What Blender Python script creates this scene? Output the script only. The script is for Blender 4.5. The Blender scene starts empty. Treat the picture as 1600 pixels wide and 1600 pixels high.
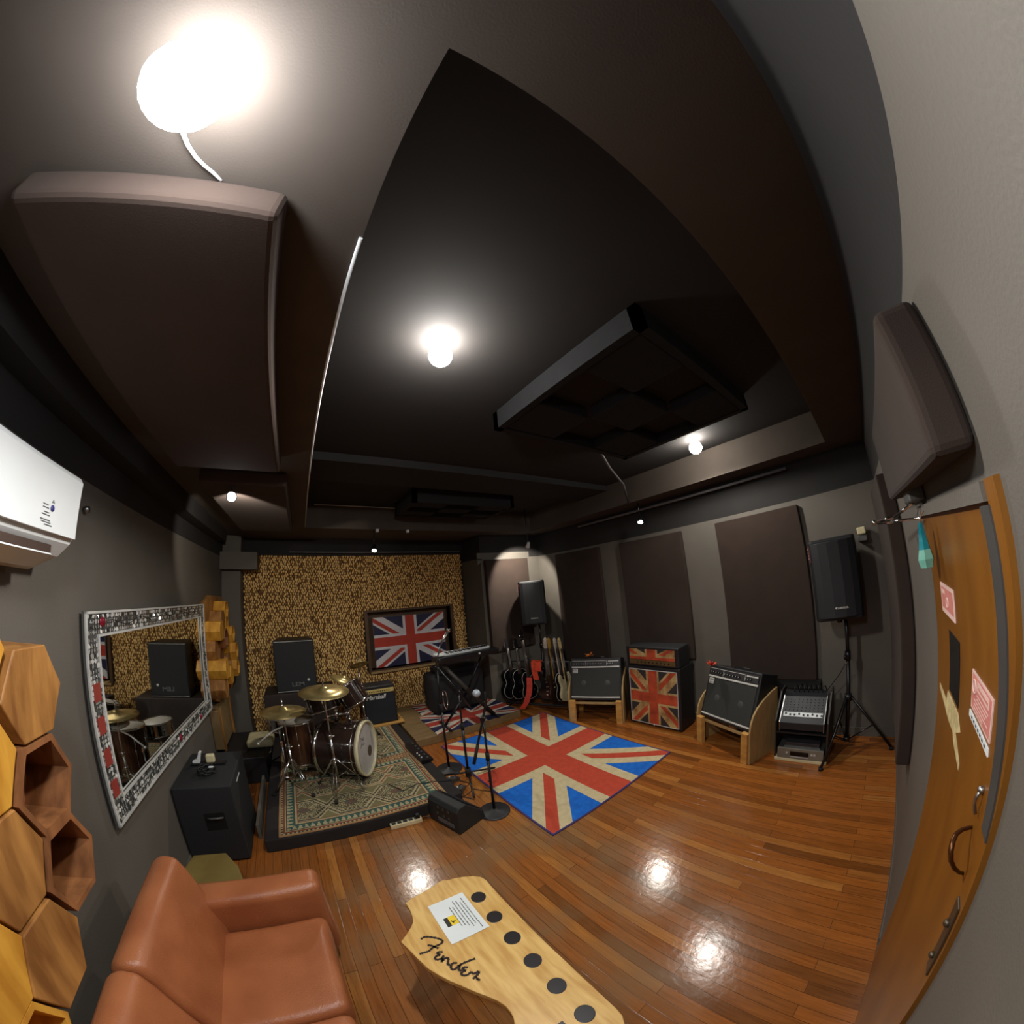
import bpy, bmesh, math, random
from mathutils import Vector, Matrix, Euler

random.seed(7)
SC = bpy.context.scene
COL = SC.collection

# ---------------------------------------------------------------- camera
cam_data = bpy.data.cameras.new('camera')
cam_data.type = 'PANO'
cam_data.panorama_type = 'FISHEYE_LENS_POLYNOMIAL'
cam_data.fisheye_fov = math.radians(230)
cam_data.sensor_width = 36.0
cam_data.sensor_height = 36.0
cam_data.sensor_fit = 'HORIZONTAL'
cam_data.fisheye_polynomial_k0 = 0.0
cam_data.fisheye_polynomial_k1 = -0.0846002675
cam_data.fisheye_polynomial_k2 = 1.39300784e-05
cam_data.fisheye_polynomial_k3 = 4.23644663e-05
cam_data.fisheye_polynomial_k4 = -6.5990814e-07
cam_data.clip_start = 0.01
cam = bpy.data.objects.new('camera', cam_data)
COL.objects.link(cam)
cam.matrix_world = Matrix(((0.8219756, -0.0406680, -0.5680688, 0.0),
                           (-0.5619981, -0.2195227, -0.7974760, 0.0),
                           (-0.0922722, 0.9747594, -0.2032976, 2.0),
                           (0, 0, 0, 1)))
SC.camera = cam

# ---------------------------------------------------------------- world, exposure
w = bpy.data.worlds.new('room_air'); SC.world = w; w.use_nodes = True
w.node_tree.nodes['Background'].inputs[0].default_value = (0.02, 0.02, 0.025, 1)
w.node_tree.nodes['Background'].inputs[1].default_value = 0.3
SC.view_settings.view_transform = 'Standard'
SC.view_settings.look = 'None'
SC.view_settings.exposure = 0.0
SC.view_settings.gamma = 1.0
SC.view_settings.use_curve_mapping = False
try:
    SC.cycles.use_denoising = True
    SC.cycles.max_bounces = 8
    SC.cycles.diffuse_bounces = 5
    SC.cycles.glossy_bounces = 4
    SC.cycles.sample_clamp_indirect = 3.0
    SC.cycles.caustics_reflective = False
    SC.cycles.caustics_refractive = False
except Exception:
    pass

# (position, watts, colour) of the three bare bulbs
BULBS = [((-0.345, 0.254, 2.70), 60.0, (0.93, 0.96, 1.0), 0.075),
         ((0.52, 1.18, 3.03), 112.0, (1.0, 0.97, 0.92), 0.055),
         ((3.07, 1.21, 3.03), 70.0, (1.0, 0.95, 0.87), 0.062)]

# ---------------------------------------------------------------- colour and materials
def lin(c):
    out = []
    for v in c[:3]:
        v = v / 255.0
        out.append(v / 12.92 if v <= 0.04045 else ((v + 0.055) / 1.055) ** 2.4)
    return tuple(out) + (1.0,)

MATS = {}
def mat(name, rgb, rough=0.6, metal=0.0, rgb2=None, nscale=8.0, bump=0.0, bscale=60.0, spec=0.5, emit=None, estr=0.0, stretch=None):
    if name in MATS: return MATS[name]
    m = bpy.data.materials.new(name); m.use_nodes = True
    nt = m.node_tree; N = nt.nodes; L = nt.links
    b = N['Principled BSDF']
    b.inputs['Roughness'].default_value = rough
    b.inputs['Metallic'].default_value = metal
    b.inputs['Specular IOR Level'].default_value = spec
    tc = N.new('ShaderNodeTexCoord')
    mp = N.new('ShaderNodeMapping'); L.new(tc.outputs['Object'], mp.inputs[0])
    if stretch: mp.inputs['Scale'].default_value = stretch
    nz = N.new('ShaderNodeTexNoise'); nz.inputs['Scale'].default_value = nscale; nz.inputs['Detail'].default_value = 5
    L.new(mp.outputs[0], nz.inputs['Vector'])
    rp = N.new('ShaderNodeValToRGB')
    c1 = lin(rgb); c2 = lin(rgb2) if rgb2 else tuple(min(1, v * 0.8) for v in c1[:3]) + (1,)
    rp.color_ramp.elements[0].color = c2; rp.color_ramp.elements[0].position = 0.35
    rp.color_ramp.elements[1].color = c1; rp.color_ramp.elements[1].position = 0.65
    L.new(nz.outputs['Fac'], rp.inputs[0]); L.new(rp.outputs[0], b.inputs['Base Color'])
    if bump:
        n2 = N.new('ShaderNodeTexNoise'); n2.inputs['Scale'].default_value = bscale; n2.inputs['Detail'].default_value = 3
        L.new(mp.outputs[0], n2.inputs['Vector'])
        bp = N.new('ShaderNodeBump'); bp.inputs['Strength'].default_value = bump; bp.inputs['Distance'].default_value = 0.004
        L.new(n2.outputs['Fac'], bp.inputs['Height']); L.new(bp.outputs[0], b.inputs['Normal'])
    if emit:
        b.inputs['Emission Color'].default_value = lin(emit); b.inputs['Emission Strength'].default_value = estr
    MATS[name] = m
    return m

WALL = mat('wall_paint', (97, 91, 83), 0.7, rgb2=(90, 85, 77), nscale=2.5, bump=0.25, bscale=140)
DARK = mat('wall_black_paint_and_shade', (32, 29, 28), 0.85, rgb2=(28, 26, 25), nscale=3, bump=0.2)
CEIL = mat('ceiling_fabric', (76, 67, 59), 0.9, rgb2=(70, 62, 55), nscale=4, bump=0.1, bscale=200)
PANEL = mat('acoustic_panel_fabric', (50, 37, 29), 0.95, rgb2=(45, 33, 26), nscale=6, bump=0.15, bscale=300)
FOAM = mat('acoustic_foam', (20, 20, 22), 0.95, rgb2=(16, 16, 18), nscale=20, bump=0.4, bscale=150)
BLACK = mat('black_vinyl', (27, 27, 29), 0.5, rgb2=(21, 21, 23), nscale=30, bump=0.25, bscale=220)
BLACKP = mat('black_plastic', (22, 22, 24), 0.35, rgb2=(18, 18, 20), nscale=20)
GRILLE = mat('speaker_grille', (44, 47, 44), 0.7, rgb2=(36, 39, 37), nscale=120, bump=0.5, bscale=500)
DGRILLE = mat('dark_grille', (30, 32, 36), 0.6, rgb2=(24, 26, 29), nscale=160, bump=0.5, bscale=500)
CHROME = mat('chrome', (225, 225, 225), 0.12, 1.0, rgb2=(200, 200, 200), nscale=10)
STEEL = mat('brushed_steel', (170, 170, 168), 0.35, 1.0, rgb2=(145, 145, 143), nscale=40)
SILVER = mat('silver_trim', (215, 215, 210), 0.3, 0.1, rgb2=(190, 190, 185))
WHITE = mat('white_paint', (228, 228, 224), 0.5, rgb2=(220, 220, 216))
WPLAST = mat('white_plastic', (226, 229, 229), 0.3, rgb2=(220, 223, 223), nscale=3)
CREAM = mat('cream_finish', (222, 212, 170), 0.35, rgb2=(212, 200, 158))
BRASS = mat('cymbal_bronze', (196, 176, 120), 0.32, 0.75, rgb2=(164, 144, 92), nscale=12, bump=0.15, bscale=90)
SHELL = mat('drum_shell_lacquer', (52, 38, 32), 0.18, rgb2=(38, 28, 25), nscale=8)
SHELLR = mat('drum_shell_walnut', (74, 46, 28), 0.25, rgb2=(48, 30, 20), nscale=5, stretch=(6, 6, 0.6))
HEAD = mat('drum_head', (205, 202, 192), 0.5, rgb2=(190, 187, 177), nscale=14)
LEATHER = mat('orange_leather', (164, 100, 62), 0.34, rgb2=(148, 86, 52), nscale=5, bump=0.35, bscale=180)
PINE = mat('pine_wood', (206, 158, 86), 0.5, rgb2=(184, 132, 64), nscale=5, stretch=(1, 1, 5), bump=0.1)
HONEY = mat('honey_wood', (176, 124, 64), 0.45, rgb2=(122, 78, 36), nscale=5, stretch=(3, 3, 0.6), bump=0.15)
HONEY2 = mat('yellow_wood', (216, 160, 60), 0.45, rgb2=(180, 122, 38), nscale=5, stretch=(3, 3, 0.6))
HONEY3 = mat('red_brown_wood', (150, 98, 58), 0.5, rgb2=(104, 64, 36), nscale=5, stretch=(3, 3, 0.6))
PLY = mat('plywood', (176, 146, 96), 0.6, rgb2=(160, 130, 84), nscale=6, stretch=(1, 6, 1))
DAISW = mat('step_board', (136, 112, 76), 0.5, rgb2=(118, 96, 62), nscale=4, stretch=(1, 5, 1))
OLIVE = mat('olive_wood', (128, 110, 58), 0.5, rgb2=(112, 94, 46), nscale=5)
DOORM = mat('orange_door_varnish', (130, 82, 22), 0.38, rgb2=(112, 68, 16), nscale=2.4, stretch=(3, 3, 0.8), bump=0.1)
FLAGBLUE = mat('flag_navy', (38, 38, 74), 0.6, rgb2=(34, 34, 66))
FLAGRED = mat('flag_red', (196, 66, 46), 0.6, rgb2=(184, 60, 42))
FLAGWHT = mat('flag_white', (226, 224, 226), 0.6, rgb2=(216, 214, 216))
RUGBLUE = mat('rug_blue', (14, 112, 214), 0.95, rgb2=(10, 96, 196), nscale=20, bump=0.6, bscale=500)
RUGRED = mat('rug_red', (198, 74, 50), 0.95, rgb2=(184, 66, 44), nscale=20, bump=0.6, bscale=500)
RUGBEI = mat('rug_beige', (212, 196, 156), 0.95, rgb2=(198, 182, 140), nscale=20, bump=0.6, bscale=500)
RUGEDGE = mat('rug_edge_purple', (66, 56, 112), 0.95)
WORNRED = mat('worn_red_print', (206, 84, 48), 0.6, rgb2=(150, 58, 32), nscale=7)
WORNBEI = mat('worn_beige_print', (206, 178, 120), 0.6, rgb2=(140, 100, 54), nscale=8)
WORNBLK = mat('worn_navy_print', (52, 50, 52), 0.6, rgb2=(40, 39, 41), nscale=9)
STRAP = mat('orange_strap', (236, 84, 52), 0.6, rgb2=(214, 70, 42), nscale=30)
LEAFM = mat('dried_orange_leaf', (222, 138, 56), 0.7, rgb2=(184, 92, 34), nscale=30)
LEAFR = mat('red_leaf', (206, 66, 40), 0.7, rgb2=(160, 44, 28), nscale=30)
TEAL = mat('teal_plastic_film', (22, 132, 142), 0.15, rgb2=(12, 106, 118), nscale=12)
TEAL2 = mat('pale_teal_film', (130, 184, 164), 0.2, rgb2=(100, 160, 145), nscale=12)
PAPER = mat('paper_white', (226, 232, 232), 0.45, rgb2=(218, 225, 226), nscale=4)
INK = mat('ink_dark', (40, 38, 40), 0.6)
INKG = mat('ink_grey', (96, 98, 100), 0.6)
PINK = mat('pink_notice_paper', (206, 132, 122), 0.6, rgb2=(190, 112, 104), nscale=20)
PINKL = mat('pale_pink_print', (232, 196, 186), 0.6)
YELL = mat('yellow_print', (238, 206, 40), 0.5)
BLUEI = mat('blue_print', (60, 60, 130), 0.5)
WOODDK = mat('dark_wood_frame', (96, 70, 44), 0.5, rgb2=(78, 56, 34), nscale=5)
RUBBER = mat('black_rubber', (18, 18, 18), 0.8)
CABLE = mat('black_cable', (20, 20, 21), 0.5)
GREYM = mat('grey_metal', (96, 96, 94), 0.45, 0.6)
TUBE = mat('grey_conduit', (120, 120, 124), 0.4)
MUSTARD = mat('gold_control_panel', (228, 206, 130), 0.35, 0.2)

def glass_mirror():
    m = bpy.data.materials.new('mirror_glass'); m.use_nodes = True
    b = m.node_tree.nodes['Principled BSDF']
    b.inputs['Metallic'].default_value = 1; b.inputs['Roughness'].default_value = 0.02
    b.inputs['Base Color'].default_value = (0.86, 0.87, 0.84, 1)
    return m
MIRROR = glass_mirror()

def wood_floor():
    m = bpy.data.materials.new('varnished_floor_planks'); m.use_nodes = True
    nt = m.node_tree; N = nt.nodes; L = nt.links; b = N['Principled BSDF']
    tc = N.new('ShaderNodeTexCoord'); mp = N.new('ShaderNodeMapping')
    mp.inputs['Rotation'].default_value = (0, 0, math.pi / 2)
    L.new(tc.outputs['Object'], mp.inputs[0])
    br = N.new('ShaderNodeTexBrick'); br.offset = 0.37; br.squash = 1.0
    br.inputs['Scale'].default_value = 1.0
    br.inputs['Brick Width'].default_value = 1.5; br.inputs['Row Height'].default_value = 0.066
    br.inputs['Mortar Size'].default_value = 0.0016; br.inputs['Mortar Smooth'].default_value = 0.3
    br.inputs['Bias'].default_value = 0.0
    br.inputs['Color1'].default_value = (0, 0, 0, 1); br.inputs['Color2'].default_value = (1, 1, 1, 1)
    br.inputs['Mortar'].default_value = (0.5, 0.5, 0.5, 1)
    L.new(mp.outputs[0], br.inputs['Vector'])
    rp = N.new('ShaderNodeValToRGB')
    els = rp.color_ramp.elements
    els[0].position = 0; els[0].color = lin((122, 72, 32))
    els[1].position = 1; els[1].color = lin((184, 118, 54))
    for pos, c in ((0.2, (156, 92, 40)), (0.5, (170, 100, 42)), (0.72, (150, 88, 38)), (0.88, (186, 122, 58))):
        e = els.new(pos); e.color = lin(c)
    L.new(br.outputs['Color'], rp.inputs[0])
    # grain
    g = N.new('ShaderNodeMapping'); g.inputs['Scale'].default_value = (14, 0.9, 1); L.new(tc.outputs['Object'], g.inputs[0])
    gn = N.new('ShaderNodeTexNoise'); gn.inputs['Scale'].default_value = 5; gn.inputs['Detail'].default_value = 8; gn.inputs['Roughness'].default_value = 0.65
    L.new(g.outputs[0], gn.inputs['Vector'])
    mx = N.new('ShaderNodeMixRGB'); mx.blend_type = 'MULTIPLY'; mx.inputs[0].default_value = 0.75
    gr = N.new('ShaderNodeValToRGB'); gr.color_ramp.elements[0].position = 0.3; gr.color_ramp.elements[0].color = (0.45, 0.4, 0.36, 1)
    gr.color_ramp.elements[1].position = 0.62; gr.color_ramp.elements[1].color = (1, 1, 1, 1)
    L.new(gn.outputs['Fac'], gr.inputs[0]); L.new(rp.outputs[0], mx.inputs[1]); L.new(gr.outputs[0], mx.inputs[2])
    # worn, greyed traffic patch near the sofa and table
    sp = N.new('ShaderNodeSeparateXYZ'); L.new(tc.outputs['Object'], sp.inputs[0])
    wn = N.new('ShaderNodeTexNoise'); wn.inputs['Scale'].default_value = 2.3; wn.inputs['Detail'].default_value = 7
    L.new(tc.outputs['Object'], wn.inputs['Vector'])
    vd = N.new('ShaderNodeVectorMath'); vd.operation = 'DISTANCE'; L.new(tc.outputs['Object'], vd.inputs[0]); vd.inputs[1].default_value = (0.75, 1.55, 0)
    mr = N.new('ShaderNodeMapRange'); mr.inputs[1].default_value = 0.4; mr.inputs[2].default_value = 1.9; mr.inputs[3].default_value = 1.0; mr.inputs[4].default_value = 0.0
    L.new(vd.outputs['Value'], mr.inputs[0])
    mm = N.new('ShaderNodeMath'); mm.operation = 'MULTIPLY'; L.new(mr.outputs[0], mm.inputs[0])
    wr = N.new('ShaderNodeMapRange'); wr.inputs[1].default_value = 0.38; wr.inputs[2].default_value = 0.66; wr.inputs[3].default_value = 0.15; wr.inputs[4].default_value = 1.0
    L.new(wn.outputs['Fac'], wr.inputs[0]); L.new(wr.outputs[0], mm.inputs[1])
    mix = N.new('ShaderNodeMixRGB'); mix.inputs[2].default_value = lin((132, 104, 74)); L.new(mm.outputs[0], mix.inputs[0]); L.new(mx.outputs[0], mix.inputs[1])
    # dark joints
    jx = N.new('ShaderNodeMixRGB'); jx.inputs[2].default_value = lin((78, 48, 26)); L.new(br.outputs['Fac'], jx.inputs[0]); L.new(mix.outputs[0], jx.inputs[1])
    L.new(jx.outputs[0], b.inputs['Base Color'])
    rr = N.new('ShaderNodeMapRange'); rr.inputs[3].default_value = 0.1; rr.inputs[4].default_value = 0.26; L.new(wn.outputs['Fac'], rr.inputs[0])
    L.new(rr.outputs[0], b.inputs['Roughness'])
    b.inputs['Specular IOR Level'].default_value = 0.5
    bn = N.new('ShaderNodeTexNoise'); bn.inputs['Scale'].default_value = 22; bn.inputs['Detail'].default_value = 3; L.new(tc.outputs['Object'], bn.inputs['Vector'])
    ad = N.new('ShaderNodeMath'); ad.operation = 'MULTIPLY_ADD'; L.new(br.outputs['Fac'], ad.inputs[0]); ad.inputs[1].default_value = -0.6; L.new(bn.outputs['Fac'], ad.inputs[2])
    bp = N.new('ShaderNodeBump'); bp.inputs['Strength'].default_value = 0.2; bp.inputs['Distance'].default_value = 0.004
    L.new(ad.outputs[0], bp.inputs['Height']); L.new(bp.outputs[0], b.inputs['Normal'])
    return m
FLOORM = wood_floor()

# ---------------------------------------------------------------- mesh helper
class MB:
    def __init__(s):
        s.v = []; s.f = []; s.mi = []; s.sm = []; s.X = Matrix.Identity(4)
    def P(s, p):
        s.v.append(tuple(s.X @ Vector(p))); return len(s.v) - 1
    def F(s, idx, m=0, smooth=False):
        s.f.append(tuple(idx)); s.mi.append(m); s.sm.append(smooth)
    def poly(s, pts, m=0):
        s.F([s.P(p) for p in pts], m); return s
    def box(s, a, b, m=0):
        (x0, y0, z0), (x1, y1, z1) = a, b
        i = [s.P(p) for p in ((x0,y0,z0),(x1,y0,z0),(x1,y1,z0),(x0,y1,z0),(x0,y0,z1),(x1,y0,z1),(x1,y1,z1),(x0,y1,z1))]
        for q in ((0,3,2,1),(4,5,6,7),(0,1,5,4),(1,2,6,5),(2,3,7,6),(3,0,4,7)):
            s.F([i[k] for k in q], m)
        return s
    def prism(s, poly, lo, hi, axis='z', m=0, mtop=None, mside=None):
        n = len(poly)
        def mk(p, h):
            if axis == 'z': return (p[0], p[1], h)
            if axis == 'y': return (p[0], h, p[1])
            return (h, p[0], p[1])
        A = [s.P(mk(p, lo)) for p in poly]; B = [s.P(mk(p, hi)) for p in poly]
        s.F(A[::-1], m); s.F(B, m if mtop is None else mtop)
        for k in range(n):
            s.F((A[k], A[(k+1)%n], B[(k+1)%n], B[k]), m if mside is None else mside)
        return s
    def tube(s, p0, p1, r0, r1=None, n=14, m=0, cap=True):
        r1 = r0 if r1 is None else r1
        p0 = Vector(p0); p1 = Vector(p1); d = (p1 - p0)
        if d.length < 1e-6: return s
        d.normalize(); a = d.orthogonal().normalized(); b = d.cross(a)
        A = []; B = []
        for k in range(n):
            t = 2 * math.pi * k / n; o = a * math.cos(t) + b * math.sin(t)
            A.append(s.P(p0 + o * r0)); B.append(s.P(p1 + o * r1))
        for k in range(n): s.F((A[k], A[(k+1)%n], B[(k+1)%n], B[k]), m, True)
        if cap: s.F(A[::-1], m); s.F(B, m)
        return s
    def path(s, pts, r, n=8, m=0):
        pts = [Vector(p) for p in pts]; rings = []
        prev = None
        for i, p in enumerate(pts):
            d = (pts[min(i+1, len(pts)-1)] - pts[max(i-1, 0)]).normalized()
            a = d.orthogonal().normalized() if prev is None else (prev - d * prev.dot(d)).normalized()
            prev = a; b = d.cross(a)
            rr = r[i] if isinstance(r, (list, tuple)) else r
            rings.append([s.P(p + (a * math.cos(2*math.pi*k/n) + b * math.sin(2*math.pi*k/n)) * rr) for k in range(n)])
        for A, B in zip(rings, rings[1:]):
            for k in range(n): s.F((A[k], A[(k+1)%n], B[(k+1)%n], B[k]), m, True)
        s.F(rings[0][::-1], m); s.F(rings[-1], m)
        return s
    def lathe(s, prof, c=(0,0,0), ax=(0,0,1), n=32, m=0, ms=None, smooth=True):
        c = Vector(c); d = Vector(ax).normalized(); a = d.orthogonal().normalized(); b = d.cross(a); rings = []
        for (r, h) in prof:
            if r < 1e-5: rings.append([s.P(c + d*h)])
            else: rings.append([s.P(c + d*h + (a*math.cos(2*math.pi*k/n) + b*math.sin(2*math.pi*k/n))*r) for k in range(n)])
        for j, (A, B) in enumerate(zip(rings, rings[1:])):
            mm = ms[j] if ms else m
            for k in range(n):
                k2 = (k+1) % n
                if len(A) == 1 and len(B) == 1: continue
                if len(A) == 1: s.F((A[0], B[k2], B[k]), mm, smooth)
                elif len(B) == 1: s.F((A[k], A[k2], B[0]), mm, smooth)
                else: s.F((A[k], A[k2], B[k2], B[k]), mm, smooth)
        return s
    def ball(s, c, r, n=16, m=0, sq=1.0):
        prof = [(r*math.sin(math.pi*k/(n//2)), -r*sq*math.cos(math.pi*k/(n//2))) for k in range(n//2+1)]
        return s.lathe(prof, c, n=n, m=m)
    def torus(s, c, ax, R, r, n=32, k=8, m=0):
        prof = [(R + r*math.cos(2*math.pi*i/k), r*math.sin(2*math.pi*i/k)) for i in range(k+1)]
        return s.lathe(prof, c, ax, n=n, m=m)
    def build(s, name, mats, parent=None, bevel=0.0, seg=2, sub=0):
        me = bpy.data.meshes.new(name)
        me.from_pydata(s.v, [], s.f)
        if not isinstance(mats, (list, tuple)): mats = [mats]
        for m in mats: me.materials.append(m)
        me.polygons.foreach_set('material_index', s.mi); me.polygons.foreach_set('use_smooth', s.sm)
        bm = bmesh.new(); bm.from_mesh(me); bmesh.ops.recalc_face_normals(bm, faces=bm.faces); bm.to_mesh(me); bm.free()
        me.update()
        o = bpy.data.objects.new(name, me); COL.objects.link(o)
        if parent: o.parent = parent
        if bevel:
            md = o.modifiers.new('bevel', 'BEVEL'); md.width = bevel; md.segments = seg; md.limit_method = 'ANGLE'; md.angle_limit = math.radians(40)
        if sub:
            md = o.modifiers.new('sub', 'SUBSURF'); md.levels = sub; md.render_levels = sub
        return o

def B(a, b, name, m, parent=None, bevel=0.0, **k):
    return MB().box(a, b).build(name, m, parent, bevel, **k)

def thing(name, label, cat, loc=(0,0,0), rot=(0,0,0), group=None):
    o = bpy.data.objects.new(name, None); COL.objects.link(o)
    o.location = loc; o.rotation_euler = rot
    o['label'] = label; o['category'] = cat
    if group: o['group'] = group
    return o
def tag(o, label, cat, group=None, kind=None):
    o['label'] = label; o['category'] = cat
    if group: o['group'] = group
    if kind: o['kind'] = kind
    return o
def struct(o):
    o['kind'] = 'structure'; return o
def rz(deg): return (0, 0, math.radians(deg))

def copy_tree(o, label=None, group=None, loc=None, rot=None):
    c = o.copy(); COL.objects.link(c)
    if label: c['label'] = label
    if group: c['group'] = group
    if loc is not None: c.location = loc
    if rot is not None: c.rotation_euler = rot
    for ch in list(o.children):
        d = ch.copy(); COL.objects.link(d); d.parent = c
        for g in list(ch.children):
            e = g.copy(); COL.objects.link(e); e.parent = d
    return c

def text(body, size, loc, rot, m, parent, name='lettering', ext=0.0006, shear=0.0, bold=0.0, align='CENTER', xs=1.0):
    cu = bpy.data.curves.new(name, 'FONT'); cu.body = body; cu.size = size; cu.extrude = ext; cu.shear = shear
    cu.offset = bold; cu.align_x = align; cu.align_y = 'CENTER'
    t = bpy.data.objects.new(name, cu); COL.objects.link(t)
    bpy.context.view_layer.update()
    me = bpy.data.meshes.new_from_object(t.evaluated_get(bpy.context.evaluated_depsgraph_get()))
    bpy.data.objects.remove(t)
    me.materials.clear(); me.materials.append(m)
    o = bpy.data.objects.new(name, me); COL.objects.link(o)
    o.parent = parent; o.location = loc; o.rotation_euler = rot; o.scale = (xs, 1, 1)
    return o

def clip(poly, W, H):
    def cut(P, inside, inter):
        out = []
        for i in range(len(P)):
            a = P[i]; b = P[(i+1) % len(P)]
            ia, ib = inside(a), inside(b)
            if ia: out.append(a)
            if ia != ib: out.append(inter(a, b))
        return out
    for ax, lim, sg in ((0, 0, 1), (0, W, -1), (1, 0, 1), (1, H, -1)):
        if not poly: return poly
        ins = lambda p: (p[ax] - lim) * sg >= -1e-9
        def itr(a, b):
            t = (lim - a[ax]) / (b[ax] - a[ax]); return (a[0] + t*(b[0]-a[0]), a[1] + t*(b[1]-a[1]))
        poly = cut(poly, ins, itr)
    return poly

def strip(p, q, w0, w1):
    # band along p->q between signed offsets w0..w1
    dx, dy = q[0]-p[0], q[1]-p[1]; l = math.hypot(dx, dy); dx /= l; dy /= l; nx, ny = -dy, dx
    e = 0.5
    return [(p[0]-dx*e+nx*w0, p[1]-dy*e+ny*w0), (q[0]+dx*0+nx*w0, q[1]+dy*0+ny*w0), (q[0]+nx*w1, q[1]+ny*w1), (p[0]-dx*e+nx*w1, p[1]-dy*e+ny*w1)]

def union_flag(mb, O, ux, uy, W, H, mi, lift=0.0006, cw=0.2, rc=0.12, dw=0.2, dr=0.067, off=True, cx=0.5, cy=0.5):
    """mi = material slots (blue, white, red); widths relative to the shorter side"""
    O = Vector(O); ux = Vector(ux).normalized(); uy = Vector(uy).normalized(); n = ux.cross(uy)
    S = min(W, H); c = (W*cx, H*cy)
    L = [([(0,0),(W,0),(W,H),(0,H)], mi[0])]
    corners = [(0,0),(W,0),(W,H),(0,H)]
    for p in corners: L.append((strip(p, c, -dw*S/2, dw*S/2), mi[1]))
    for p in corners:
        if off: L.append((strip(p, c, -dr*S, 0), mi[2]))
        else: L.append((strip(p, c, -dr*S/2, dr*S/2), mi[2]))
    hw = (rc + cw) / 2 * S * 1.0
    hr = rc * S / 2
    hw = hr + (cw - rc) * S / 2 + 0.0
    L2 = [([(c[0]-hw,0),(c[0]+hw,0),(c[0]+hw,H),(c[0]-hw,H)], mi[1]), ([(0,c[1]-hw),(W,c[1]-hw),(W,c[1]+hw),(0,c[1]+hw)], mi[1]),
          ([(c[0]-hr,0),(c[0]+hr,0),(c[0]+hr,H),(c[0]-hr,H)], mi[2]), ([(0,c[1]-hr),(W,c[1]-hr),(W,c[1]+hr),(0,c[1]+hr)], mi[2])]
    lev = [0] + [1]*4 + [2]*4 + [3, 3.2, 4, 4.2]
    for (poly, m), h in zip(L + L2, lev):
        poly = clip(poly, W, H)
        if len(poly) < 3: continue
        mb.poly([O + ux*p[0] + uy*p[1] + n*(h*lift) for p in poly], m)
# ================================================================ ROOM
XL, XR, YN, YF, YB, ZC = -1.14, 3.88, -0.25, 4.77, 5.45, 2.80
XA0, XA1 = -0.88, 2.68            # alcove left and right
struct(B((XL-0.2, YN-0.2, -0.1), (XR+0.2, YB+0.3, 0), 'floor', FLOORM))

def wall(name, boxes):
    mb = MB()
    for a, b, m in boxes: mb.box(a, b, m)
    return struct(mb.build(name, [WALL, DARK]))
ZS = 2.41
wall('wall_left', [((XL-0.15, YN-0.2, 0), (XL, YB+0.2, 2.5), 0), ((XL-0.15, YN-0.2, 2.5), (XL, YB+0.2, 3.3), 1)])  # black upper part also paints in the shadow high on this wall
wall('wall_right', [((XR, YN-0.2, 0), (XR+0.15, YF+0.9, ZS), 0), ((XR, YN-0.2, ZS), (XR+0.15, YF+0.9, 3.3), 1)])
# the door wall, with the opening for the door
wall('wall_front', [((XL-0.15, YN-0.15, 0), (0.75, YN, ZS), 0), ((1.56, YN-0.15, 0), (XR+0.15, YN, ZS), 0), ((0.75, YN-0.15, 2.0), (1.56, YN, ZS), 0),
                    ((XL-0.15, YN-0.15, ZS), (XR+0.15, YN, 3.3), 1)])
# back wall: pillar and header left of the alcove, wall right of it, black band above
wx0, wx1, wz0, wz1 = 0.96, 2.38, 0.76, 1.67        # window opening in the alcove wall
wall('wall_back', [((XL, 5.2, 0), (XA0, YB+0.15, ZS), 0), ((XL, 5.2, ZS), (XA0, YB+0.15, 3.3), 0),
                   ((XA1, YF, 0), (XR, YB+0.15, ZS), 0), ((XA1, YF, ZS), (XR, YB+0.15, 3.3), 1),
                   ((XA0, YB+0.02, 0), (wx0, YB+0.15, 2.56), 1), ((wx1, YB+0.02, 0), (XA1, YB+0.15, 2.56), 1),
                   ((wx0, YB+0.02, 0), (wx1, YB+0.15, wz0), 1), ((wx0, YB+0.02, wz1), (wx1, YB+0.15, 2.56), 1),
                   ((XA0, YB-0.05, 2.56), (XA1, YB+0.15, 3.3), 1)])
struct(B((XL, 5.05, 2.33), (-0.63, 5.3, 2.56), 'trim_1', WALL))
struct(MB().box((2.62, YF-0.015, 2.385), (3.66, YF+0.02, 2.50)).prism([(2.62, 2.30), (2.70, 2.37), (2.70, 2.40), (2.62, 2.40)], YF-0.015, YF+0.02, 'y').build('trim_2', WALL))
# ceiling with the raised tray
TX0, TX1, TY0, TY1, TZ = 0.03, 3.50, 0.095, 4.42, 3.11
c = MB()
for a, b in (((XL-0.1, YN-0.1), (XR+0.1, TY0)), ((XL-0.1, TY1), (XR+0.1, YB+0.1)), ((XL-0.1, TY0), (TX0, TY1)), ((TX1, TY0), (XR+0.1, TY1))):
    c.box((a[0], a[1], ZC), (b[0], b[1], TZ+0.1), 0)
c.box((TX0-0.01, TY0-0.01, TZ), (TX1+0.01, TY1+0.01, TZ+0.1), 1)
c.box((TX0, 2.7, TZ-0.07), (TX1, 3.25, TZ+0.01), 2)
TRAY = mat('tray_ceiling_paint', (34, 30, 27), 0.9, rgb2=(31, 27, 25), nscale=3)
struct(c.build('ceiling', [CEIL, TRAY, DARK]))
# thin white edge beading on the left side of the tray
struct(MB().tube((TX0-0.004, 0.55, ZC-0.004), (TX0-0.004, 4.35, ZC-0.004), 0.005).build('trim_3', WPLAST))
struct(MB().tube((TX0+0.1, TY1-0.004, TZ-0.012), (1.3, TY1-0.004, TZ-0.012), 0.006).build('trim_4', WPLAST))
# black boxed bulkhead running along the left wall under the ceiling
struct(B((XL, YN, 2.66), (XL+0.14, YF, ZC+0.01), 'trim_5', DARK))
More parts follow.
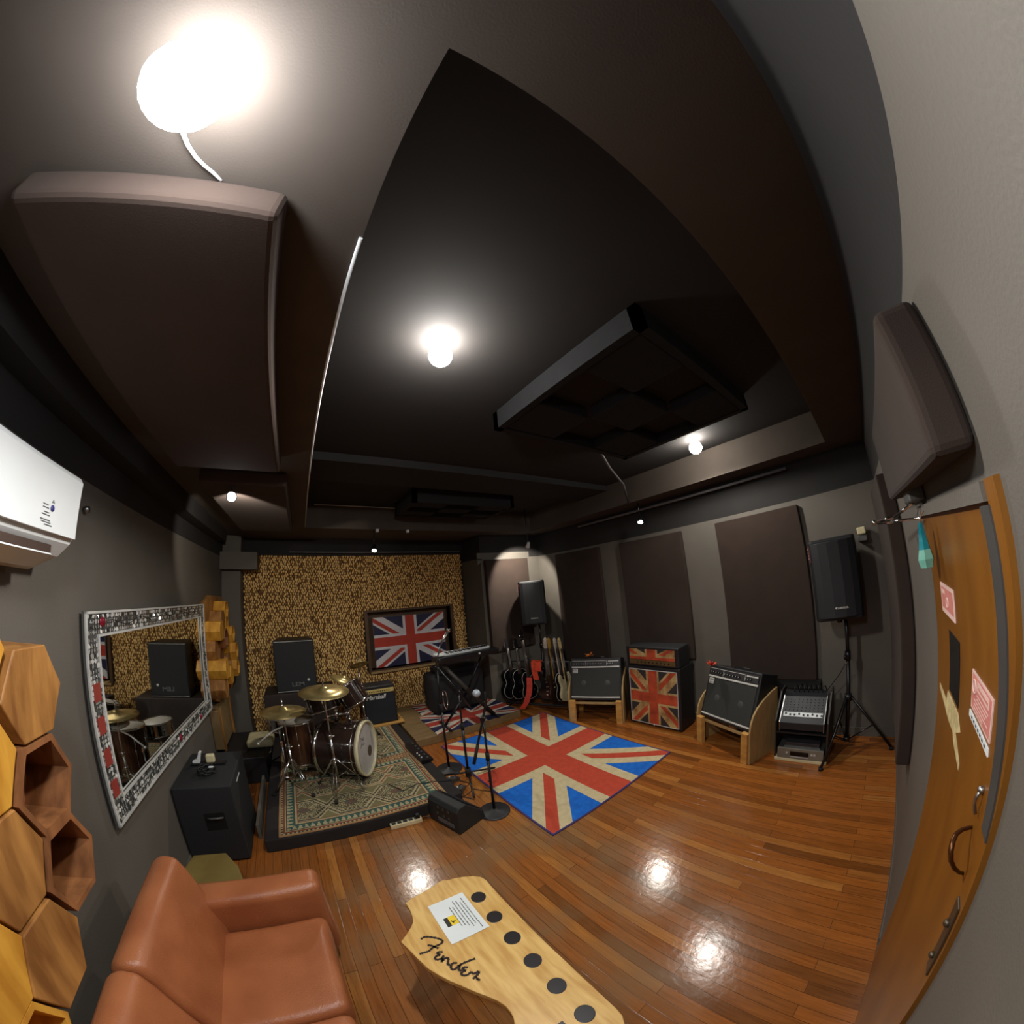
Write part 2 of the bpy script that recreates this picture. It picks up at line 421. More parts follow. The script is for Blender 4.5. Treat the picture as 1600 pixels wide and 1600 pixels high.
# skirting
struct(B((XL, YN, 0), (XL+0.015, 5.2, 0.09), 'baseboard_left', WALL))
struct(B((XR-0.015, YN, 0), (XR, YF, 0.09), 'baseboard_right', WALL))
struct(B((1.62, YN, 0), (XR, YN+0.006, 0.05), 'baseboard_front', WALL))

# ---- door
door = thing('door_1', 'orange varnished wooden door with pink notices and a black seal strip', 'door', (0, YN, 0))
door['kind'] = 'structure'
B((0.755, -0.04, 0.005), (1.555, 0.004, 1.995), 'door_panel', DOORM, door)
fr = MB(); fr.box((0.70, -0.06, 0), (0.755, 0.012, 2.031)); fr.build('door_frame', DOORM, door)
B((1.556, -0.06, 0), (1.60, 0.004, 2.02), 'door_frame', WALL, door)
B((0.756, -0.06, 1.996), (1.60, 0.02, 2.03), 'door_frame', WALL, door)
MB().prism([(0.70, 1.43), (0.742, 1.43), (0.785, 1.75), (0.80, 1.99), (0.748, 1.99), (0.735, 1.75)], 0.002, 0.016, 'y').build('seal_strip', mat('grey_seal', (58, 55, 52), 0.7), door)
lk = MB(); lk.box((0.712, 0.002, 1.05), (0.748, 0.017, 1.26)); lk.ball((0.730, 0.02, 1.20), 0.009); lk.ball((0.730, 0.02, 1.10), 0.008)
lk.build('latch_plate', mat('tarnished_plate', (88, 76, 60), 0.4, 0.7), door, 0.003)
hd = MB(); hd.path([(0.845, 0.0, 1.352), (0.838, 0.012, 1.356), (0.826, 0.028, 1.360), (0.81, 0.042, 1.361), (0.79, 0.05, 1.358), (0.776, 0.052, 1.346), (0.772, 0.047, 1.326), (0.778, 0.034, 1.302), (0.793, 0.017, 1.278), (0.808, 0.0, 1.262)], [0.004, 0.0045, 0.005, 0.0055, 0.006, 0.006, 0.0055, 0.005, 0.0045, 0.004])
hd.build('handle', mat('dark_bronze', (96, 60, 34), 0.3, 0.8), door)
hk = MB(); hk.ball((0.825, 0.008, 1.455), 0.009); hk.path([(0.825, 0.008, 1.46), (0.818, 0.018, 1.44), (0.828, 0.016, 1.42), (0.816, 0.012, 1.405)], 0.0038)
hk.build('latch_hook', STEEL, door)
B((1.17, 0.003, 1.475), (1.315, 0.006, 1.655), 'glass_slot', mat('dark_pane', (34, 32, 30), 0.15), door)
n1 = MB(); n1.box((1.215, 0.004, 1.695), (1.405, 0.0065, 1.785), 0); n1.box((1.225, 0.0065, 1.71), (1.395, 0.0068, 1.775), 1)
n1.torus((1.31, 0.007, 1.735), (0, 1, 0), 0.014, 0.0022, 20, 6, 0)
n1.box((1.34, 0.0068, 1.755), (1.385, 0.0072, 1.768), 0)
n1.build('small_pink_notice', [PINKL, PINK], door)
n2 = MB(); n2.box((0.835, 0.004, 1.548), (1.018, 0.0065, 1.636), 0); n2.box((0.842, 0.0065, 1.553), (1.011, 0.0068, 1.631), 1)
n2.torus((0.988, 0.007, 1.605), (0, 1, 0), 0.015, 0.002, 20, 6, 0); n2.box((0.985, 0.0068, 1.598), (0.991, 0.0075, 1.613), 0)
n2.box((0.86, 0.0068, 1.604), (0.965, 0.0073, 1.626), 0); n2.box((0.868, 0.0073, 1.610), (0.955, 0.0076, 1.616), 1)
for k, (a, b_) in enumerate(((0.86, 0.965), (0.87, 0.965), (0.88, 0.99), (0.86, 0.985), (0.90, 0.99))):
    n2.box((a, 0.0068, 1.592 - k*0.0085), (b_, 0.0072, 1.595 - k*0.0085), 0)
n2.build('large_pink_notice', [PINKL, PINK], door)
n3 = MB(); n3.prism([(0.835, 1.520), (1.03, 1.520), (1.03, 1.536), (0.84, 1.536)], 0.004, 0.0065, 'y', 0)
for k in range(7): n3.box((0.86 + k*0.022, 0.0065, 1.525), (0.872 + k*0.022, 0.007, 1.531), 1)
n3.build('notice_strip', [PAPER, INK], door)
n4 = MB(); n4.prism([(1.08, 1.345), (1.19, 1.365), (1.22, 1.385), (1.30, 1.38), (1.50, 1.41), (1.50, 1.425), (1.36, 1.42), (1.34, 1.46), (1.17, 1.462), (1.12, 1.43), (1.18, 1.40), (1.08, 1.36)], 0.003, 0.0055, 'y')
n4.build('torn_paper', mat('torn_backing_paper', (206, 190, 140), 0.8, rgb2=(170, 152, 104), nscale=40), door)

closer = thing('door_closer', 'silver hydraulic door closer with folding arm above the orange door', 'door closer', (1.53, YN, 2.075))
MB().box((-0.11, 0.0, -0.03), (0.02, 0.06, 0.03)).build('body', GREYM, closer, 0.008)
ar = MB(); ar.tube((-0.05, 0.04, -0.03), (0.10, 0.10, -0.06), 0.006); ar.tube((0.10, 0.10, -0.06), (0.46, 0.165, -0.058), 0.006); ar.build('long_arm', CHROME, closer)
ar = MB(); ar.tube((0.46, 0.165, -0.064), (-0.02, 0.02, -0.085), 0.005); ar.tube((0.40, 0.148, -0.066), (0.24, 0.1, -0.074), 0.009); ar.ball((0.46, 0.165, -0.062), 0.013)
ar.build('short_arm', CHROME, closer)

bag = thing('plastic_bag', 'small twisted teal and mint plastic bag hanging from door corner', 'bag', (1.38, YN+0.045, 1.835))
MB().lathe([(0.0, 0.0), (0.022, 0.004), (0.028, 0.03), (0.021, 0.06)], n=6, smooth=False).build('mint_bottom', TEAL2, bag)
MB().lathe([(0.021, 0.058), (0.016, 0.085), (0.012, 0.11), (0.006, 0.14), (0.0, 0.145)], n=6, smooth=False).build('teal_top', TEAL, bag)
MB().path([(0, 0, 0.14), (0.005, -0.01, 0.165), (0.0, -0.02, 0.175)], 0.002).build('string', HONEY3, bag)

# ---- emergency lamp high on the right wall next to the corner
el = thing('emergency_light', 'small twin beige emergency light box in the right corner', 'emergency light', (3.80, -0.03, 1.94))
MB().box((-0.04, -0.04, -0.055), (0.08, 0.05, 0.0)).build('battery_box', GREYM, el, 0.008)
MB().box((-0.05, -0.035, 0.01), (0.05, 0.045, 0.075)).build('lamp_head', CREAM, el, 0.01)

# ---- fabric panels
def fabric_panel(name_label, a, b_, m=PANEL, group='fabric acoustic panels', bev=0.012):
    o = MB().box(a, b_).build('acoustic_panel', m, None, bev, 3)
    tag(o, name_label, 'acoustic panel', group); return o
fabric_panel('brown fabric wall panel right of the far corner behind the guitar rack', (XR-0.06, 3.28, 0.6), (XR-0.002, 4.25, 2.37))
fabric_panel('brown fabric wall panel behind the flag printed amplifier stack', (XR-0.06, 1.93, 0.8), (XR-0.002, 2.89, 2.36))
fabric_panel('brown fabric wall panel left of the speaker beside the door wall', (XR-0.06, 0.54, 0.6), (XR-0.002, 1.48, 2.36))
fabric_panel('brown fabric wall panel on the back wall left of the far corner', (2.73, YF-0.08, 0.88), (3.58, YF-0.002, 2.38))
fabric_panel('thin tall brown panel beside the door, in the right corner', (2.35, YN+0.002, 0.60), (3.45, YN+0.085, 2.27))
fabric_panel('short thick brown panel leaning out above the orange door', (0.75, YN+0.002, 2.085), (1.8, YN+0.09, 2.38), bev=0.02)
dk = MB().box((XR-0.045, 0.50, 0.5), (XR, 1.50, 0.6)).build('panel_ledge', DARK, None, 0.006)
tag(dk, 'dark ledge under the brown wall panel nearest the right speaker', 'ledge')
fabric_panel('large brown ceiling panel under the brightest bulb', (-0.79, 0.475, 2.70), (-0.155, 2.10, 2.798), mat('ceiling_panel_fabric', (64, 50, 42), 0.95, rgb2=(59, 46, 39), nscale=5, bump=0.12, bscale=250), 'ceiling panels', 0.02)
fabric_panel('smaller brown ceiling panel beyond the large one, lit by a spotlight', (-0.72, 2.36, 2.70), (-0.125, 4.15, 2.798), MATS['ceiling_panel_fabric'], 'ceiling panels', 0.02)

# ---- foam checkerboard clouds in the tray
def cloud(label, x0, y0, x1, y1, z0):
    t = thing('ceiling_foam_cloud', label, 'acoustic foam', (0, 0, 0))
    f = MB(); th = 0.05
    f.box((x0, y0, z0), (x1, y0+th, TZ)); f.box((x0, y1-th, z0), (x1, y1, TZ)); f.box((x0, y0, z0), (x0+th, y1, TZ)); f.box((x1-th, y0, z0), (x1, y1, TZ))
    f.build('frame', FOAM, t)
    B((x0+th, y0+th, TZ-0.03), (x1-th, y1-th, TZ-0.005), 'backing', TRAY, t)
    dx = (x1-x0-2*th)/3; dy = (y1-y0-2*th)/3
    for i in range(3):
        for j in range(3):
            if (i+j) % 2 == 0:
                a = (x0+th+i*dx+0.005, y0+th+j*dy+0.005)
                B((a[0], a[1], z0+0.005), (a[0]+dx-0.01, a[1]+dy-0.01, TZ-0.03), 'foam_tile', FOAM, t, 0.01)
    return t
cloud('dark foam checkerboard hanging in the ceiling recess beside a bulb', 1.13, 0.51, 2.55, 1.70, 2.985)
cloud('dark foam checkerboard at the far end of the ceiling recess', 1.15, 3.45, 2.5, 4.2, 2.94)
tag(MB().path([(2.30, 1.80, 3.09), (2.7, 2.0, 3.02), (3.1, 2.15, 2.93), (3.5, 2.4, 2.80)], 0.012).build('ceiling_rod', TUBE), 'thin grey rod slanting across the ceiling recess', 'rod')
tag(MB().tube((3.80, 0.56, 2.735), (3.80, 3.6, 2.735), 0.016).build('conduit_pipe', TUBE), 'long grey conduit pipe under the ceiling of the right wall', 'pipe')
tag(MB().tube((-0.2, 5.33, 2.60), (2.6, 5.33, 2.60), 0.008).build('conduit_pipe', TUBE), 'thin grey conduit above the mosaic wall', 'pipe')

# ---- alcove foam wall of small pyramids
def pyramid_wall():
    mb = MB(); s = 0.036; rnd = random.Random(3)
    x = XA0; ny = int((2.56) / s); nx = int((XA1 - XA0) / s)
    s1 = (XA1 - XA0) / nx; s2 = 2.56 / ny
    for j in range(ny):
        for i in range(nx):
            off = 0.5 if j % 2 else 0.0
            cx = XA0 + (i + 0.5 + off) * s1; cz = (j + 0.5) * s2
            if cx > XA1 - 0.02: continue
            if wx0 - 0.06 < cx < wx1 + 0.06 and wz0 - 0.05 < cz < wz1 + 0.03: continue
            dep = 0.022 + 0.018 * rnd.random()
            a = s1 * 0.60; b_ = s2 * 0.98
            jx = (rnd.random() - .5) * 0.016; jz = (rnd.random() - .5) * 0.016
            y0 = YB + 0.02
            pts = [(cx - a, y0, cz), (cx, y0, cz - b_), (cx + a, y0, cz), (cx, y0, cz + b_)]
            k = 0.68
            q = [(cx + (p[0]-cx)*k + jx, y0 - dep, cz + (p[2]-cz)*k + jz) for p in pts]
            A = [mb.P(p) for p in pts]; Bq = [mb.P(p) for p in q]
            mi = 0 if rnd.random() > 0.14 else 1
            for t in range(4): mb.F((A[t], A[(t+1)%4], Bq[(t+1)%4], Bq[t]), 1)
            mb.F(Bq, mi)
    return mb
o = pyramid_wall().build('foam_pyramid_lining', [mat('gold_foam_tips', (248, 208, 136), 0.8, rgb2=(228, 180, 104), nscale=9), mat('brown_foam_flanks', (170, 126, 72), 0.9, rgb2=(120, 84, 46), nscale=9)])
tag(o, 'gold and brown pyramid textured lining covering the alcove back wall', 'wall lining', kind='stuff')
# ---- boarded window with the flag board
win = thing('window_1', 'recessed control room window closed by a flag board', 'window', (0, 0, 0)); win['kind'] = 'structure'
f = MB(); y0, y1 = YB-0.03, YB+0.17
f.box((wx0-0.05, y0, wz0-0.05), (wx1+0.05, y1, wz0)); f.box((wx0-0.05, y0, wz1), (wx1+0.05, y1, wz1+0.03))
f.box((wx0-0.05, y0, wz0), (wx0, y1, wz1)); f.box((wx1, y0, wz0), (wx1+0.05, y1, wz1)); f.box((wx0, y1-0.01, wz0), (wx1, y1, wz1))
f.build('window_frame', WOODDK, win)
B((wx0-0.03, YB-0.06, wz0-0.05), (wx1+0.03, YB+0.02, wz0-0.015), 'window_sill', PLY, win, 0.004)
fb = MB(); fb.box((0, 0, 0), (1.22, 0.02, 0.80), 1)
union_flag(fb, (0, -0.001, 0), (1, 0, 0), (0, 0, 1), 1.22, 0.80, (0, 1, 2), cw=0.30, rc=0.19, dw=0.23, dr=0.075)
o = fb.build('flag_board', [FLAGBLUE, FLAGWHT, FLAGRED]); o.location = (1.05, YB+0.055, 0.775)
tag(o, 'navy, white and red flag board standing in the alcove window', 'flag board')

# ---- lamps
def bulb(label, pos, watts, colr, r):
    t = thing('light_bulb', label, 'light bulb', pos, group='bare ceiling bulbs')
    m = bpy.data.materials.new('bulb_glow'); m.use_nodes = True
    b = m.node_tree.nodes['Principled BSDF']; b.inputs['Base Color'].default_value = (1, 1, 1, 1)
    b.inputs['Emission Color'].default_value = (*colr, 1)
    b.inputs['Emission Strength'].default_value = 0.28 * watts / (math.pi * 4 * math.pi * r * r)
    MB().ball((0, 0, 0), r, 20).build('glowing_globe', m, t)
    top = (TZ if pos[2] > 2.8 else ZC) - pos[2]
    l = bpy.data.lights.new('bulb_light', 'SPOT'); l.energy = watts * 0.72; l.color = colr; l.spot_size = math.radians(168); l.spot_blend = 0.45; l.shadow_soft_size = r
    lo = bpy.data.objects.new('bulb_light', l); COL.objects.link(lo); lo.parent = t; lo.location = (0, 0, -r*2.05)
    MB().lathe([(r*0.4, r*0.93), (0.02, r*1.1), (0.02, top-0.012), (0.034, top-0.012), (0.034, top-0.001)], n=24).build('socket', WPLAST, t)
    return t
labs = ['blazing round bulb nearest the camera, over the large ceiling panel', 'round bulb in the near left part of the ceiling recess', 'round bulb at the right side of the ceiling recess']
for (p, wt, cl, r), lb in zip(BULBS, labs): bulb(lb, p, wt, cl, r)
wb = MB().path([(-0.40, 0.30, 2.785), (-0.402, 0.34, 2.79), (-0.398, 0.375, 2.793), (-0.387, 0.405, 2.794), (-0.37, 0.43, 2.794), (-0.35, 0.447, 2.793), (-0.33, 0.46, 2.792), (-0.31, 0.476, 2.79)], [0.006, 0.006, 0.0055, 0.005, 0.0045, 0.004, 0.004, 0.0035])
tag(wb.build('bulb_cable', WPLAST), 'short white cable from the brightest bulb to the ceiling panel', 'cable')

def spot(label, pos, aim, watts, lit=True, size=60, colr=(1.0, 0.93, 0.82), mount=None, face=None):
    t = thing('spotlight', label, 'spotlight', pos, group='small ceiling spotlights')
    d = (Vector(face or aim) - Vector(pos)).normalized()
    MB().lathe([(0.0, -0.07), (0.022, -0.068), (0.026, -0.02), (0.036, 0.02), (0.036, 0.025), (0.03, 0.022)], ax=d, n=20).build('head', BLACKP if lit else WPLAST, t)
    MB().lathe([(0.0, 0.024), (0.031, 0.022), (0.0, 0.0239)], ax=d, n=20).build('lens', mat('spot_lens_glow', (255, 255, 250), 0.3, emit=(248, 250, 255), estr=40.0), t)
    m = mount or (0, 0, (ZC - pos[2]))
    MB().path([tuple(-d*0.05), (m[0]*0.6, m[1]*0.6, m[2]*0.5), m], 0.007).build('arm', BLACKP, t)
    l = bpy.data.lights.new('spot_beam', 'SPOT'); l.energy = watts; l.color = colr; l.spot_size = math.radians(size); l.spot_blend = 0.35; l.shadow_soft_size = 0.02
    lo = bpy.data.objects.new('spot_beam', l); COL.objects.link(lo); lo.parent = t; dd = (Vector(aim) - Vector(pos)).normalized(); lo.location = (d*0.035 if d.dot(dd) > 0.8 else dd*0.10); lo.rotation_euler = dd.to_track_quat('-Z', 'Y').to_euler()
    return t
spot('tiny spotlight clamped before the smaller ceiling panel at left', (-0.49, 2.40, 2.62), (-0.62, 4.6, 2.48), 34, size=84, face=(-0.30, 1.2, 2.35))
spot('small spotlight under the ceiling of the right wall', (3.62, 2.345, 2.565), (1.9, 1.6, 0.0), 60, size=95)
spot('small spotlight above the mosaic wall', (0.93, 4.52, 2.55), (0.6, 3.0, 0.1), 60, size=110)
spot('white spotlight turned towards the far right corner', (3.16, 4.10, 2.521), (3.42, 4.77, 1.95), 110, lit=False, size=96, mount=(0, 0, 0.585))
sm = MB(); sm.box((-0.02, -0.02, -0.02), (0.02, 0.02, 0.02)); 
for x in (0.95, 1.28):
    pass
o1 = MB().box((0.93, 4.38, 2.76), (0.97, 4.42, 2.80)).build('ceiling_socket', WPLAST, None, 0.004); tag(o1, 'tiny white ceiling socket left of its twin above the mosaic wall', 'socket', 'ceiling sockets')
o2 = o1.copy(); COL.objects.link(o2); o2.location.x = 0.42; o2['label'] = 'tiny white ceiling socket right of its twin above the mosaic wall'

# ---- rug with the union flag
rug = MB(); rug.box((1.405, 1.84, 0.001), (3.02, 3.93, 0.009), 3)
union_flag(rug, (1.42, 1.855, 0.0096), (1, 0, 0), (0, 1, 0), 1.585, 2.06, (0, 1, 2), lift=0.0004, cw=0.33, rc=0.19, dw=0.20, dr=0.066, off=False)
o = rug.build('flag_rug', [RUGBLUE, RUGBEI, RUGRED, RUGEDGE]); tag(o, 'bright blue, beige and red flag rug on the wooden floor', 'rug')

# ---- drum riser with two patterned carpets
ds = MB(); ds.box((-0.57, 2.70, 0), (1.10, 4.92, 0.115), 0)
tag(ds.build('drum_riser', [mat('riser_carpet', (34, 29, 28), 0.9, rgb2=(28, 24, 23), bump=0.4)], None, 0.01), 'low black carpeted riser under the drum kit', 'riser')
PALC = [(54, 92, 84), (176, 164, 126), (136, 72, 46), (70, 62, 48), (120, 112, 76), (172, 132, 88)]
RM = [mat('carpet_%s' % n, c, 0.95, bump=0.5, bscale=400) for n, c in zip(('teal', 'cream', 'rust', 'dark', 'olive', 'tan'), PALC)]
def carpet_cell(u, v, W, H):
    # u, v in metres from one corner -> colour slot
    e = min(u, v, W-u, H-v)
    along = v if (u < W-u and u == e) or (W-u == e) else u
    if e < 0.018: return 5
    if e < 0.032: return 3 if int(along*60) % 2 else 1
    if e < 0.055: return 2
    if e < 0.062: return 1
    if e < 0.072: return 3
    if e < 0.13:
        k = (along % 0.05) / 0.05; h = (e-0.072)/0.058
        return 1 if abs(k-0.5) < 0.34*(1-h)+0.06 and (h < 0.8) else 0
    if e < 0.138: return 3
    if e < 0.150: return 1
    if e < 0.160: return 2
    # field of hexagonal medallions
    P = 0.42; Q = 0.36
    j = math.floor((v-0.15)/Q); uu = (u + (0.5*P if j % 2 else 0)) % P - P/2; vv = (v-0.15) % Q - Q/2
    hx = max(abs(vv)/(Q/2), abs(uu)/(P/2)*0.75 + abs(vv)/(Q/2)*0.5)
    if hx > 0.93: return 4
    if hx > 0.86: return 1
    if hx > 0.79: return 2 if j % 2 else 3
    if hx > 0.72: return 1
    s = math.sin(uu*170)*math.sin(vv*150) + 0.5*math.sin((abs(uu)+abs(vv))*220)
    if hx > 0.6: return 3 if s > -0.2 else 1
    if hx < 0.22: return 2 if s > 0 else 0
    return 1 if s > 0.35 else (3 if s > -0.25 else 4)
def carpet(label, x0, y0, W, H, z, flip=False):
    mb = MB(); c = 0.0085; nx = int(W/c); ny = int(H/c); cx = W/nx; cy = H/ny
    idx = [[mb.P((x0+i*cx, y0+j*cy, z)) for i in range(nx+1)] for j in range(ny+1)]
    for j in range(ny):
        for i in range(nx):
            mb.F((idx[j][i], idx[j][i+1], idx[j+1][i+1], idx[j+1][i]), carpet_cell((i+.5)*cx, (j+.5)*cy, W, H))
    mb.box((x0, y0, z-0.007), (x0+W, y0+H, z-0.0006), 5)
    o = mb.build('patterned_carpet', RM); tag(o, label, 'carpet', 'carpets on the riser'); return o
carpet('nearer patterned carpet with hexagon medallions on the riser front', -0.455, 2.715, 1.435, 1.0, 0.123)
carpet('farther patterned carpet with green border behind the first one', -0.45, 3.73, 1.43, 1.12, 0.123)

# ---- step platform with flag mat
pl = MB().prism([(1.14, 4.06), (2.71, 4.06), (2.71, 4.75), (2.66, 4.75), (2.66, 5.42), (1.14, 5.42)], 0.0, 0.10, 'z').build('wooden_platform', DAISW, None, 0.004)
tag(pl, 'low tan wooden platform in front of the alcove window', 'platform')
mt = MB(); mt.box((1.43, 4.07, 0.101), (2.70, 4.80, 0.105), 3)
union_flag(mt, (1.43, 4.07, 0.1056), (1, 0, 0), (0, 1, 0), 1.27, 0.73, (0, 1, 2), lift=0.0004, cw=0.30, rc=0.19, dw=0.20, dr=0.06)
tag(mt.build('flag_mat', [FLAGBLUE, mat('mat_cream', (206, 196, 180), 0.9), mat('mat_red', (168, 58, 44), 0.9), RUBBER]), 'navy flag mat lying on the tan platform', 'mat')
mt2 = MB(); mt2.box((1.50, 4.84, 0.101), (2.60, 5.36, 0.105), 3)
union_flag(mt2, (1.50, 4.84, 0.1056), (1, 0, 0), (0, 1, 0), 1.10, 0.52, (0, 1, 2), lift=0.0004, cw=0.34, rc=0.18, dw=0.36, dr=0.10)
tag(mt2.build('flag_mat', [FLAGBLUE, MATS['mat_cream'], MATS['mat_red'], RUBBER]), 'second flag mat at the back of the platform under the black seat', 'mat')

# ---- wall mounted air conditioner
ac = thing('air_conditioner', 'white split air conditioner high on the left wall', 'air conditioner', (XL, 0.52, 2.06))
prof = [(0.0, 0.36), (0.20, 0.35), (0.215, 0.33), (0.205, 0.14), (0.19, 0.10), (0.14, 0.055), (0.05, 0.02), (0.0, 0.0)]
MB().prism([(p[0], p[1]) for p in prof], 0, 0.915, 'y').build('casing', WPLAST, ac, 0.008, 3)
fl = MB(); fl.prism([(0.207, 0.118), (0.212, 0.124), (0.214, 0.33), (0.217, 0.33), (0.216, 0.12)], 0.01, 0.905, 'y'); fl.build('front_panel', WPLAST, ac)
B((0.10, 0.03, 0.045), (0.185, 0.80, 0.085), 'outlet_slot', mat('outlet_shadow', (70, 52, 42), 0.6), ac)
fp = MB(); fp.prism([(0.12, 0.012), (0.20, 0.055), (0.205, 0.05), (0.125, 0.005)], 0.03, 0.78, 'y'); fp.build('louvre', WPLAST, ac)
st = MB()
for k, (z, a, b_) in enumerate(((0.200, 0.68, 0.71), (0.190, 0.68, 0.715), (0.176, 0.69, 0.72), (0.168, 0.68, 0.725), (0.152, 0.675, 0.73), (0.145, 0.68, 0.735), (0.137, 0.70, 0.745))):
    st.box((0.217, a, z), (0.2178, b_, z+0.003), 0)
st.lathe([(0.0, 0.0015), (0.011, 0.0015), (0.011, 0.0)], c=(0.217, 0.735, 0.196), ax=(1, 0, 0), n=16, m=1)
st.prism([(0.725, 0.213), (0.745, 0.213), (0.735, 0.225)], 0.217, 0.2178, 'x', 2)
st.build('energy_sticker', [INKG, BLUEI, mat('sticker_green', (120, 132, 120), 0.6)], ac)
tag(MB().lathe([(0, 0.03), (0.016, 0.03), (0.018, 0.012), (0.01, 0.01), (0.01, 0)], c=(XL, 1.80, 2.37), ax=(1, 0, 0), n=16).build('wall_button', STEEL), 'small round metal button on left wall beside the air conditioner', 'button')
# ================================================================ LEFT WALL
# mirror with mosaic frame
MY0, MY1, MZ0, MZ1, MF = 1.82, 3.90, 0.855, 1.905, 0.125
mir = thing('wall_mirror', 'large mirror in a silver mosaic frame with red tiles on left wall', 'mirror', (XL-0.045, 0, 0), rz(-1.5))
B((0.0, MY0+0.02, MZ0+0.02), (0.018, MY1-0.02, MZ1-0.02), 'backing_board', BLACKP, mir)
MB().poly([(0.026, MY0+MF, MZ0+MF), (0.026, MY1-MF, MZ0+MF), (0.026, MY1-MF, MZ1-MF), (0.026, MY0+MF, MZ1-MF)]).build('mirror_glass', MIRROR, mir)
rnd = random.Random(11)
fr = MB()
TILE = [SILVER, mat('mosaic_mirror_chip', (235, 238, 235), 0.15, 0.7), mat('mosaic_grey_chip', (120, 122, 120), 0.2, 0.6), mat('mosaic_red_chip', (150, 62, 54), 0.3), mat('mosaic_dark_chip', (70, 72, 72), 0.25, 0.4), mat('mosaic_crimson', (140, 24, 46), 0.25)]
fr.box((0.016, MY0, MZ0), (0.032, MY1, MZ0+MF), 2); fr.box((0.016, MY0, MZ1-MF), (0.032, MY1, MZ1), 2)
fr.box((0.016, MY0, MZ0+MF), (0.032, MY0+MF, MZ1-MF), 2); fr.box((0.016, MY1-MF, MZ0+MF), (0.032, MY1, MZ1-MF), 2)
e = 0.012
for (a0, a1, b0, b1) in ((MY0, MY1, MZ0, MZ0+e), (MY0, MY1, MZ1-e, MZ1), (MY0, MY0+e, MZ0, MZ1), (MY1-e, MY1, MZ0, MZ1),
                         (MY0+MF-e, MY1-MF+e, MZ0+MF-e, MZ0+MF), (MY0+MF-e, MY1-MF+e, MZ1-MF, MZ1-MF+e), (MY0+MF-e, MY0+MF, MZ0+MF, MZ1-MF), (MY1-MF, MY1-MF+e, MZ0+MF, MZ1-MF)):
    fr.box((0.03, a0, b0), (0.042, a1, b1), 0)
def chips(y0, y1, z0, z1):
    s = 0.024; ny = max(1, int((y1-y0)/s)); nz = max(1, int((z1-z0)/s))
    for i in range(ny):
        for j in range(nz):
            cy = y0 + (i+.5)*(y1-y0)/ny; cz = z0 + (j+.5)*(z1-z0)/nz
            r = 0.0118 * (0.8 + 0.5*rnd.random()); k = rnd.choice((3, 4, 4, 5)); a0 = rnd.random()*6.28
            tx, ty = (rnd.random()-.5)*0.006, (rnd.random()-.5)*0.006
            m = rnd.choice((0, 0, 0, 1, 1, 1, 2, 4))
            if (i // 7) % 3 == 1 and 1 < j < nz-2 and (y1-y0) < 0.3: m = 3 if rnd.random() < .85 else 1
            pts = [(0.0375 + tx*math.cos(a0+6.28*q/k) + ty*math.sin(a0+6.28*q/k), cy + r*math.cos(a0+6.28*q/k), cz + r*math.sin(a0+6.28*q/k)) for q in range(k)]
            fr.poly(pts, m)
chips(MY0+e, MY1-e, MZ0+e, MZ0+MF-e); chips(MY0+e, MY1-e, MZ1-MF+e, MZ1-e)
chips(MY0+e, MY0+MF-e, MZ0+MF, MZ1-MF); chips(MY1-MF+e, MY1-e, MZ0+MF, MZ1-MF)
for z in (1.0, 1.16, 1.32, 1.48): fr.box((0.036, MY0+0.03, z), (0.041, MY0+MF-0.03, z+0.085), 3)
for (y, z) in ((1.98, 1.85), (2.93, 0.92), (3.5, 0.90)):
    fr.lathe([(0, .006), (0.022, .006), (0.026, 0)], c=(0.037, y, z), ax=(1, 0, 0), n=14, m=5)
fr.path([(0.041, y, 1.842 + 0.016*math.sin(y*16)) for y in [2.03 + k*0.05 for k in range(33)]], 0.0022, 5, 4)
fr.build('mosaic_frame', TILE, mir)

# hexagonal wooden wall shelf, one thing made of cells
def hexpoly(cy, cz, s, sq=1.0):
    return [(cy + s*math.cos(math.radians(60*k))*1.0, cz + s*math.sin(math.radians(60*k))*sq) for k in range(6)]
def hex_cell(parent, cy, cz, s, x0, x1, open_, m, inner=0.12):
    mb = MB()
    if open_:
        O = hexpoly(cy, cz, s*0.985); I = hexpoly(cy, cz, s*0.985-0.02)
        xs = (x0, x1)
        for k in range(6):
            k2 = (k+1) % 6
            q = [[mb.P((x, *p)) for p in (O[k], O[k2], I[k2], I[k])] for x in xs]
            a, b_ = q
            mb.F(a); mb.F(b_); mb.F((a[0], a[1], b_[1], b_[0])); mb.F((a[2], a[3], b_[3], b_[2]))
        mb.prism(I, x1-inner-0.015, x1-inner, 'x')
        return mb.build('open_cell', m, parent)
    mb.prism(hexpoly(cy, cz, s*0.985), x0, x1, 'x')
    return mb.build('solid_block', m, parent, 0.004)
hx = thing('honeycomb_shelf', 'large honeycomb of chunky wooden hexagons at left edge of wall', 'wall shelf', (0, 0, 0))
S = 0.1465
hx_cells = [(1.085, 1.712, False, HONEY, -0.85), (1.07, 1.455, True, HONEY3, -0.85), (1.07, 1.205, True, HONEY3, -0.85), (0.843, 1.33, False, HONEY, -0.855),
            (0.835, 1.075, False, HONEY, -0.845), (0.843, 1.585, False, HONEY2, -0.86), (0.843, 1.84, False, HONEY2, -0.86), (0.62, 1.455, False, HONEY, -0.85),
            (0.62, 1.20, False, HONEY2, -0.85), (0.62, 1.70, False, HONEY, -0.85), (0.61, 0.95, True, HONEY2, -0.85)]
for cy, cz, op, m, xf in hx_cells: hex_cell(hx, cy, cz, S, XL, xf, op, m, 0.16)
tl = MB().lathe([(0.0, -0.03), (0.03, -0.02), (0.035, 0.02), (0.012, 0.06), (0, 0.07)], n=7).build('teal_ribbon', TEAL)
